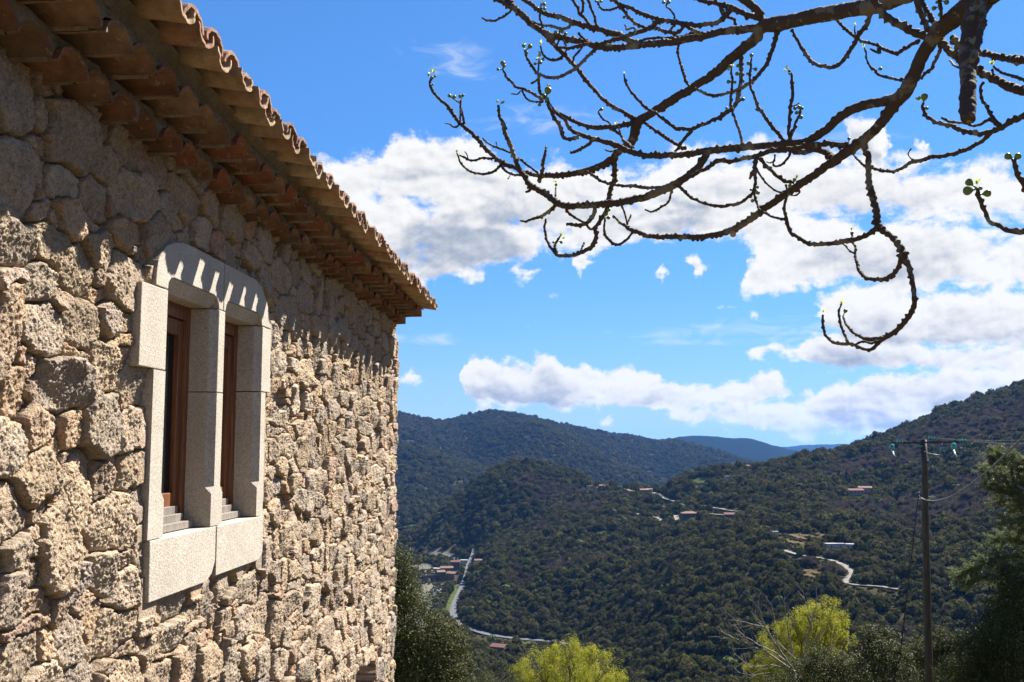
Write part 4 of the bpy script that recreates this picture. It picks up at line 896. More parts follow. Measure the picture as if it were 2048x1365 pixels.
for pl in BG:
    bi += 1; pw = []; r_ = r + rc_.uniform(-.8, .8)
    for i in range(len(pl) - 1):
        for k in range(5): t = k / 5; pw.append(W3(pl[i][0] + (pl[i + 1][0] - pl[i][0]) * t, pl[i][1] + (pl[i + 1][1] - pl[i][1]) * t, r + (r_ - r) * (i + t) / len(pl)))
    pw.append(W3(*pl[-1], r_)); n = len(pw)
    bm_ = MB(foot); bm_.tube(pw, [.035 * (1 - .85 * i / n) + .004 for i in range(n)], 5, False)
    P = []; N = []; K = []
    for i in range(3, n):
        for _ in range(7):                    # side sprays
            d = Vector(rc_.normal(0, 1, 3)); ax = (pw[i] - pw[i - 1]).normalized(); d = (d - ax * d.dot(ax)).normalized(); d = (d * .8 + ax * .8 + Vector((0, 0, .12))).normalized(); l = rc_.uniform(.14, .46) * (1.2 - .5 * i / n)
            e = pw[i] + d * l; bm_.tube([pw[i], pw[i].lerp(e, .6), e - Vector((0, 0, .03))], [.006, .004, .002], 3, False); m_ = int(l * 190)
            tt = rc_.rand(m_, 1) ** .8; P.append(np.array(pw[i]) + (np.array(e) - np.array(pw[i])) * tt + rc_.normal(0, .022, (m_, 3))); N.append(np.tile(np.array([[d.x * .3, d.y * .3, .8]]), (m_, 1))); K.append(tt[:, 0] * .5 + rc_.rand() * .4)
    P = np.concatenate(P); N = np.concatenate(N); K = np.clip(np.concatenate(K), 0, 1)
    V, q = leaf_quads(P, N, .026, rc_, 3.2)
    bo = bm_.build('bough', BRKG, o, True); obj('needles', mesh_np('needles', V - np.array(foot), q, PINL, False, np.repeat(K, 4)[:, None] * np.ones(3)), bo)

# ------------------------------------------------------------------ wooden power pole with glass insulators, cable and stay
POLW = mat('weathered_pole', m_wood((.030, .023, .018), (.065, .052, .040), .5))
STL = mat('dark_steel', lambda t: bsdf(t, (.05, .045, .042), .6, .4, Metallic=.6)); CAB = mat('grey_cable', lambda t: bsdf(t, (.16, .165, .175), .5, .3)); BLK = mat('black_cable', lambda t: bsdf(t, (.03, .03, .032), .6, .3))
TEAL = mat('teal_glass', lambda t: t.add('ShaderNodeBsdfPrincipled', {'Base Color': (.10, .45, .42, 1), 'Roughness': .06, 'Transmission Weight': .55, 'IOR': 1.45, 'Specular IOR Level': .9}).outputs[0])
WHI = mat('bright_wire', lambda t: bsdf(t, (.7, .7, .7), .4, .5))
r = 29.5; top = W3(1847.5, 880, r); foot = W3(1857, 1365, r); foot = top + (foot - top) * 1.6; foot.z = float(hgt(foot.x, foot.y)) - .3
pole = thing('power_pole', 'tall dark wooden power pole with a crossarm of teal glass insulators', 'pole', foot)
b = MB(foot); n = 14
b.tube([foot.lerp(top, i / n) + Vector((.006 * math.sin(i * 2.1), .006 * math.cos(i * 1.3), 0)) for i in range(n + 1)], [.118 - .036 * i / n for i in range(n + 1)], 18); b.v.append((0, 0, 0)); b.v.pop()
b.build('mast', POLW, pole, True)
b = MB(foot); a0, a1 = W3(1781, 886.5, r - .12), W3(1932, 884.5, r - .12)
b.tube([a0, a1], .032, 4); a_ = b.build('crossarm', STL, pole)
b = MB(foot); b.tube([W3(1841, 905, r - .2), W3(1853, 905, r - .2)], .03, 6); b.build('bracket', STL, pole)
b = MB(foot); b.tube([W3(1843, 924, r), W3(1857, 924, r)], .055, 6); b.build('bracket', STL, pole)
def lathe(org, axis, prof, k=16):
    axis = Vector(axis).normalized(); a = axis.orthogonal().normalized(); c = axis.cross(a); vs = []; fs = []
    for (d, rad) in prof: vs += [Vector(org) + axis * d + (a * math.cos(2 * math.pi * j / k) + c * math.sin(2 * math.pi * j / k)) * rad for j in range(k)]
    for i in range(len(prof) - 1): fs += [(i * k + j, i * k + (j + 1) % k, (i + 1) * k + (j + 1) % k, (i + 1) * k + j) for j in range(k)]
    return vs, fs
DISC = [(-.045, .004), (-.045, .045), (-.02, .05), (-.005, .125), (.008, .128), (.015, .11), (.012, .06), (.045, .035), (.05, .004)]
armdir = (a1 - a0).normalized()
def string_along(px, py, n, ax, step, rr, kname='insulator', sc_=1.0):
    c = W3(px, py, rr); b = MB(foot)
    for i in range(n): vs, fs = lathe(c + Vector(ax).normalized() * (i - (n - 1) / 2) * step, ax, [(d * sc_, q * sc_) for d, q in DISC]); b.verts(vs, fs)
    io = b.build(kname, TEAL, pole, True)
    p = MB(foot); p.tube([c - Vector(ax).normalized() * (n * step * .75), c + Vector(ax).normalized() * (n * step * .75)], .012, 6); p.build('pin', STL, io); return io
for px, py in ((1799, 884), (1863.5, 877.5), (1925.5, 882)): string_along(px, py, 3, armdir, .068, r - .26, sc_=.53)
vd = (W3(1800, 900, 1)).normalized()
for px, py in ((1784.5, 895), (1907.5, 893)): string_along(px, py, 3, Vector((vd.x, vd.y, -.35)), .10, r - .35, sc_=.53)
string_along(1841.5, 893, 1, (0, 0, 1), .1, r - .2, sc_=.55)
for py in (896.5, 902.5): string_along(1884.5, py, 1, (0, 0, 1), .1, r - .2, sc_=.53)
for x in (1784.5, 1907.5):
    b = MB(foot); b.tube([W3(x, 901, r - .5), W3(x + 2.5, 908, r - .6), W3(x + 7, 914, r - .8)], [.022, .018, .006], 6); b.build('jumper_tail', WHI, pole, True)
b = MB(foot); b.tube([W3(1852, 905, r - .1), W3(1866, 908.5, r - .15), W3(1881, 910.5, r - .2)], .007, 5); b.tube([W3(1884, 885, r - .15), W3(1884.5, 912, r - .2)], .006, 5); b.build('jumper_wire', WHI, pole, True)
def span(name, label, p0, p1, sag, rad, m, k=40, **kw):
    P = [p0.lerp(p1, i / k) - Vector((0, 0, sag * 4 * (i / k) * (1 - i / k))) for i in range(k + 1)]
    b = MB(p0); b.tube(P, rad, 7); return b.build(name, m, None, True, label=label, cat='cable', loc=p0, **kw)
# low-voltage bundle from the mast towards the near right
P = [(1838, 992, 29.4), (1848, 999, 28.6), (1864, 1002, 27.2), (1884, 999.5, 25.5), (1908, 990, 23.5), (1940, 970, 21), (1975, 942, 18.6), (2010, 910, 16.6), (2042, 878, 15), (2080, 838, 13.6), (2140, 770, 12), (2240, 640, 10.2)]
from mathutils.geometry import interpolate_bezier
Q = [W3(*p) for p in P]; QQ = []
for i in range(len(Q) - 1):
    m0 = Q[i - 1] if i else Q[i] * 2 - Q[i + 1]; m1 = Q[i + 2] if i + 2 < len(Q) else Q[i + 1] * 2 - Q[i]
    QQ += list(interpolate_bezier(Q[i], Q[i] + (Q[i + 1] - m0) / 6, Q[i + 1] - (m1 - Q[i]) / 6, Q[i + 1], 9))[:-1]
QQ.append(Q[-1]); b = MB(Q[0])
for ph in (0, 2.1, 4.2):                      # three strands twisted round each other
    tw = []
    for i, q in enumerate(QQ):
        d = (QQ[min(i + 1, len(QQ) - 1)] - QQ[max(i - 1, 0)]).normalized(); a = d.orthogonal().normalized(); c = d.cross(a); tw.append(q + (a * math.cos(i * 1.25 + ph) + c * math.sin(i * 1.25 + ph)) * .009)
    b.tube(tw, .009, 6)
b.build('power_cable', CAB, None, True, label='thick grey twisted cable sagging from the pole up to the right edge', cat='cable', loc=Q[0])
st = W3(1838, 985, 29.4); en = W3(1806, 1262, 33); en.z = float(hgt(en.x, en.y)); en2 = st + (W3(1806, 1262, 31.5) - st) * 1.35
gz = float(hgt(en2.x, en2.y)); b = MB(st); b.tube([st, st.lerp(en2, .5), en2], .018, 6); b.build('stay_cable', BLK, None, True, label='thin black stay cable slanting down left of the wooden pole', cat='cable', loc=st)
for k, (px, py) in enumerate(((1932, 882), (1870, 877))):
    p0 = W3(px, py, r - .26); p1 = W3(2300, 835 - 8 * k, 60)
    span('conductor_wire', ('thin pale wire running right from the outer insulators', 'thin pale wire running right from the middle insulators')[k], p0, p1, .5, .0035, BLK, group='wires running right from the pole')

# ------------------------------------------------------------------ houses on the hills and in the valley
WALLS = {k: mat(k + '_wall', (lambda c: lambda t: bsdf(t, t.mix(t.noise(t.add('ShaderNodeTexCoord').outputs['Object'], 1.2, 4, .7).outputs['Fac'], c, tuple(x * .75 for x in c)), .9, .15))(c)) for k, c in
         dict(cream=(.30, .26, .20), grey=(.11, .10, .095), stone=(.19, .15, .11), white=(.42, .41, .39), brown=(.13, .09, .065)).items()}
def m_rooft(t):
    tc = t.add('ShaderNodeTexCoord').outputs['Object']; n = t.noise(tc, 1.5, 4, .7).outputs['Fac']
    wv = t.add('ShaderNodeTexWave', {'Vector': tc, 'Scale': 2.5, 'Distortion': .6}).outputs['Fac']
    return bsdf(t, t.mix(n, (.125, .068, .046), (.18, .122, .094)), .9, .15, Normal=bump(t, wv, .5, .08))
ROF = mat('hill_house_roof', m_rooft); ROFR = mat('dull_red_roof', lambda t: bsdf(t, t.mix(t.noise(t.add('ShaderNodeTexCoord').outputs['Object'], 1.2, 4, .7).outputs['Fac'], (.095, .042, .034), (.13, .065, .054)), .9, .15))
GRYR = mat('pale_sheet_roof', lambda t: bsdf(t, (.21, .21, .21), .8, .2)); WIN = mat('far_window', lambda t: bsdf(t, (.03, .035, .045), .15, .5)); SHU = mat('far_door', lambda t: bsdf(t, (.16, .09, .05), .7, .2))
def far_house(px, py, w_, d_, h_, rot, label, wall='cream', roof=ROF, kind='gable', nwin=3, storeys=1, cat='house', name='hillside_house', group='houses on the hills', r=None, lift=0, chim=True):
    p = hit(px, py) if r is None else None
    if r is not None: q = at(px, py, r); p = np.array([q[0], q[1], float(hgt(q[0], q[1]))])
    if p is None: print('MISS', px, py); return
    o = thing(name, label, cat, (p[0], p[1], p[2] + lift), group); o.rotation_euler = (0, 0, R_(rot))
    b = MB(); hw, hd = w_ / 2, d_ / 2; b.box((-hw, -hd, -4), (hw, hd, h_))
    rh = d_ * .19
    if kind == 'gable': b.verts([(-hw, -hd, h_), (-hw, hd, h_), (-hw, 0, h_ + rh), (hw, -hd, h_), (hw, hd, h_), (hw, 0, h_ + rh)], [(0, 2, 1), (3, 4, 5)])
    b.build('wall', WALLS[wall], o)
    b = MB(); e = .5; t_ = .18
    if kind == 'gable':
        for s in (-1, 1):
            v = [(-hw - e, s * (hd + e), h_ - e * .38 + .02), (hw + e, s * (hd + e), h_ - e * .38 + .02), (hw + e, 0, h_ + rh + .02), (-hw - e, 0, h_ + rh + .02)]; v += [(x, y, z + t_) for x, y, z in v]
            b.verts(v, [(3, 2, 1, 0), (4, 5, 6, 7), (0, 1, 5, 4), (1, 2, 6, 5), (2, 3, 7, 6), (3, 0, 4, 7)])
    elif kind == 'hip':
        b.verts([(-hw - e, -hd - e, h_), (hw + e, -hd - e, h_), (hw + e, hd + e, h_), (-hw - e, hd + e, h_), (-hw * .45, 0, h_ + rh), (hw * .45, 0, h_ + rh)], [(0, 3, 2, 1), (0, 1, 5, 4), (2, 3, 4, 5), (1, 2, 5), (3, 0, 4)])
    else: b.box((-hw - .3, -hd - .3, h_ + .01), (hw + .3, hd + .3, h_ + .3))
    ro = b.build('roof', roof, o)
    if chim:
        b = MB(); b.box((hw * .3, hd * .2, h_), (hw * .3 + .8, hd * .2 + .7, h_ + rh + 1.1)); b.build('chimney', WALLS['stone'], ro)
    for s in range(storeys):
        zc = h_ - 1.7 - s * 2.8
        for k in range(nwin):
            x = -hw + w_ * (k + .5) / nwin
            b = MB()
            if s == storeys - 1 and k == nwin // 2: b.box((x - .5, -hd - .06, zc - 1.2), (x + .5, -hd + .05, zc + .8)); b.build('door', SHU, o); continue
            b.box((x - .5, -hd - .05, zc - .6), (x + .5, -hd + .05, zc + .7)); b.build('window', WIN, o)
    return o
H = far_house
H(1379, 1036, 17, 10, 5.0, 10, 'wide grey-walled house with a tiled hip roof, alone below the saddle road', 'grey', ROF, 'hip', 5, 1)
H(1179, 978, 9, 7, 4.0, 5, 'small pale house with a red roof, leftmost on the ridge left of the saddle road', 'cream', ROF, nwin=2)
H(1208, 978, 13, 8, 4.6, -12, 'cream ridge house with a tiled roof beside a white annex', 'cream', ROF, nwin=3)
H(1198, 980, 9, 6, 3.4, 8, 'low white annex with a pale roof on the ridge, left of the cream house', 'white', GRYR, 'flat', 2, chim=False)
H(1254, 985, 6, 5, 3.2, 4, 'tiny tiled house on the ridge, left of the long orange roof', 'stone', ROF, nwin=1, chim=False)
H(1265, 988, 11, 6, 3.6, -4, 'long low house with a bright orange roof on the ridge', 'cream', ROF, nwin=3)
H(1288, 990, 12, 8, 6.4, 14, 'tall stone house with cream quoins on the ridge, nearest the saddle road', 'stone', ROF, nwin=3, storeys=2)
H(1299, 985, 8, 6, 4.2, -8, 'small orange-roofed house just right of the tall ridge house', 'cream', ROF, nwin=2)
H(1466, 1036, 17, 8, 3.2, -3, 'long low house with a dull red roof among dark trees, right of the grey-walled house', 'brown', ROFR, nwin=3)
H(1502, 937, 13, 7, 4.6, 6, 'orange-roofed house on the skyline at the top of the wooded hill', 'cream', ROF, nwin=3, r=1385)
H(1455, 958, 8, 6, 3.4, 0, 'white-roofed shed on the terraces below the skyline', 'white', GRYR, 'flat', 1, chim=False, name='hillside_shed', cat='shed', group='pale sheds on the hills')
H(1710, 990, 16, 8, 4.4, 14, 'pink-walled house with a red roof high on the right-hand hill, left of its neighbour', 'cream', ROFR, nwin=4)
H(1730, 986, 13, 8, 4.6, -10, 'orange-roofed house high on the right-hand hill, right of its neighbour', 'cream', ROF, nwin=3)
H(1532, 1060, 9, 6, 2.6, -12, 'flat white-roofed shed above the left end of the terraced fields', 'white', GRYR, 'flat', 1, chim=False, name='hillside_shed', cat='shed', group='pale sheds on the hills')
H(1547, 1070, 7, 5, 2.4, 6, 'small white shed at the left tip of the terraced fields', 'white', GRYR, 'flat', 1, chim=False, name='hillside_shed', cat='shed', group='pale sheds on the hills')
H(1669, 1095, 14, 6, 2.6, 10, 'long white-roofed farm shed right of the terraced fields', 'white', GRYR, 'flat', 2, chim=False, name='hillside_shed', cat='shed', group='pale sheds on the hills')
H(1696, 1096, 9, 6, 2.6, -14, 'small white-roofed shed right of the long farm shed', 'white', GRYR, 'flat', 1, chim=False, name='hillside_shed', cat='shed', group='pale sheds on the hills')
V = 'valley village houses'
H(881, 1162, 10, 9, 11, 25, 'tall brown stone house at the river end of the bridge', 'brown', ROF, nwin=3, storeys=3, group=V, name='village_house')
H(893, 1152, 16, 9, 10, 12, 'broad stone house with a red roof beside the valley road', 'stone', ROF, nwin=4, storeys=3, group=V, name='village_house')
H(905, 1160, 13, 10, 8, -30, 'orange-roofed stone house gable-on to the valley road', 'stone', ROF, nwin=3, storeys=2, group=V, name='village_house')
H(911, 1141, 12, 9, 11, 5, 'dark red-roofed house behind the village, nearest the road bend', 'brown', ROFR, nwin=3, storeys=3, group=V, name='village_house')
H(878, 1143, 14, 8, 3.5, 0, 'low cream hall beyond the bridge with a pale roof', 'cream', WALLS['cream'], 'flat', 3, chim=False, group=V, name='village_house')
H(931, 1126, 14, 8, 3.5, -5, 'long white-roofed building beyond the village, by the river bar', 'white', GRYR, 'flat', 3, chim=False, group=V, name='village_house')
H(957, 1128, 10, 7, 4.5, 8, 'small orange-roofed house at the foot of the dark hill', 'cream', ROF, nwin=2, group=V, name='village_house')
H(999, 1305, 12, 9, 4.6, -22, 'dull red-roofed house below the valley road, near the yellow-green tree', 'brown', ROFR, nwin=3, group=V, name='village_house')
H(872, 1009, 14, 7, 4, 0, 'pale house in the far left valley beside the house corner', 'cream', GRYR, 'flat', 2, chim=False, r=2050, group=V, name='village_house')
# two-arched bridge
p0 = hit(846, 1166); p1 = hit(884, 1162)
if p0 is not None and p1 is not None:
    a, c = Vector(p0), Vector(p1); L_ = (c - a).length; mid = (a + c) / 2; o = thing('stone_bridge', 'brown stone bridge of two arches over the river by the village', 'bridge', mid)
    o.rotation_euler = (0, 0, math.atan2(c.y - a.y, c.x - a.x)); b = MB(); Hh_ = 7.5; n = 48
    def under(x):
        for cx in (-L_ * .22, L_ * .24):
            w_ = L_ * .19
            if abs(x - cx) < w_: return Hh_ * .78 * math.sqrt(1 - ((x - cx) / w_) ** 2)
        return -3.0
    xs = np.linspace(-L_ / 2 - 4, L_ / 2 + 4, n + 1)
    for y in (-3, 3):
        for i in range(n): q = [(xs[i], y, under(xs[i])), (xs[i + 1], y, under(xs[i + 1])), (xs[i + 1], y, Hh_), (xs[i], y, Hh_)]; b.poly(q if y < 0 else q[::-1])
    for i in range(n):
        b.poly([(xs[i], -3, Hh_), (xs[i + 1], -3, Hh_), (xs[i + 1], 3, Hh_), (xs[i], 3, Hh_)]); b.poly([(xs[i], 3, under(xs[i])), (xs[i + 1], 3, under(xs[i + 1])), (xs[i + 1], -3, under(xs[i + 1])), (xs[i], -3, under(xs[i]))])
    b.build('arches', WALLS['brown'], o)
    for y in (-3.0, 2.7): b = MB(); b.box((-L_ / 2 - 4, y - .02, Hh_), (L_ / 2 + 4, y + .32, Hh_ + 1)); b.build('parapet', WALLS['stone'], o)
# single trees that stand out on the slopes: dark conifers and pale green ones
DKC = m_leaf('dark_conifer_foliage', [(0, (.012, .022, .014)), (1, (.03, .045, .025))])
pc_ = crown_proto('crown', 91, 'cone', DKC); pg_ = crown_proto('crown', 92, 'dome', SPRW)
def slope_tree(px, py, h_, w_, me_, name, label, group):
    p = hit(px, py)
    if p is None: return
    o = thing(name, label, 'tree', p, group); c = obj('crown', me_, o); c.scale = (w_, w_, h_); c.rotation_euler = (0, 0, px); c.location = (0, 0, h_ * .12)
    b = MB(); b.tube([(0, 0, -.5), (0, 0, h_ * .7)], [.3, .2], 6); b.build('trunk', BRK, o)
CW = ['on the right-hand hill, just left of the pole', 'left of the red-roofed pair on the right-hand hill', 'shorter, beside the tallest conifer left of the red-roofed pair', 'tallest of those left of the pole, on the right-hand hill', 'small, above the two red-roofed hill houses', 'on the ridge left of the cream ridge houses, middle of three',
 'rightmost of three left of the cream ridge houses', 'leftmost of three on the ridge of the round hill', 'dark against the brown wood above the saddle road', 'on the skyline right of the orange-roofed skyline house', 'on the skyline left of the orange-roofed skyline house', 'on the slope below the cream ridge houses', 'on the skyline at the left end of the terraced hill', 'tall and broad in the far left valley beside the house', 'on the right-hand hill just behind the pole']
GW = ['on the mid slope below the tall ridge house', 'above the terraced fields, left of a pair', 'above the terraced fields, right of a pair', 'below the left end of the terraced fields', 'beside the green strip below the terraced fields', 'low on the slope left of the bare tree', 'above the thin end of the hill road, by the pole', 'on the slope left of the pole, under the hill road', 'beside the bend of the hill road', 'right of the small white-roofed shed', 'beside the meadow strip below the skyline', 'small, left of the others on the mid slope', 'beside the dull red roof below the valley road', 'right above the middle of the terraced fields', 'by the tips of the bare tree', 'beside the red-roofed pair on the right-hand hill', 'above the yellow-green tree behind the bare tree', 'tiny, above the valley road near its bend']
for k, (px, py, h_) in enumerate([(1765, 968, 4.5), (1694, 968, 5), (1700, 975, 3.8), (1768, 975, 5.2), (1730, 962, 3.2), (1152, 955, 3.5), (1162, 960, 3.2), (1139, 950, 3.4), (1343, 985, 4.5), (1538, 930, 4.2), (1470, 935, 3.4), (1185, 1010, 4.2), (1442, 938, 3.0), (878, 992, 6), (1812, 985, 4.5)]):
    slope_tree(px, py, h_, 2.5 if k % 3 else 2.1, pc_, 'hill_conifer', 'dark pointed conifer ' + CW[k], 'dark conifers on the slopes')
for k, (px, py, h_) in enumerate([(1228, 1056, 3), (1585, 1058, 3.6), (1597, 1054, 3.2), (1566, 1100, 3.5), (1600, 1112, 4.0), (1478, 1285, 3), (1790, 1172, 3.4), (1772, 1216, 3.6), (1710, 1165, 3), (1735, 1090, 3), (1412, 975, 3.4), (1176, 1057, 2.4), (985, 1290, 4.5), (1656, 1050, 2.8), (1496, 1250, 2.8), (1700, 1010, 3), (1560, 1215, 3.6), (998, 1262, 2.5)]):
    slope_tree(px, py, h_, h_ * .85, pg_, 'hill_tree', 'pale yellow-green round tree ' + GW[k], 'pale green trees on the slopes')

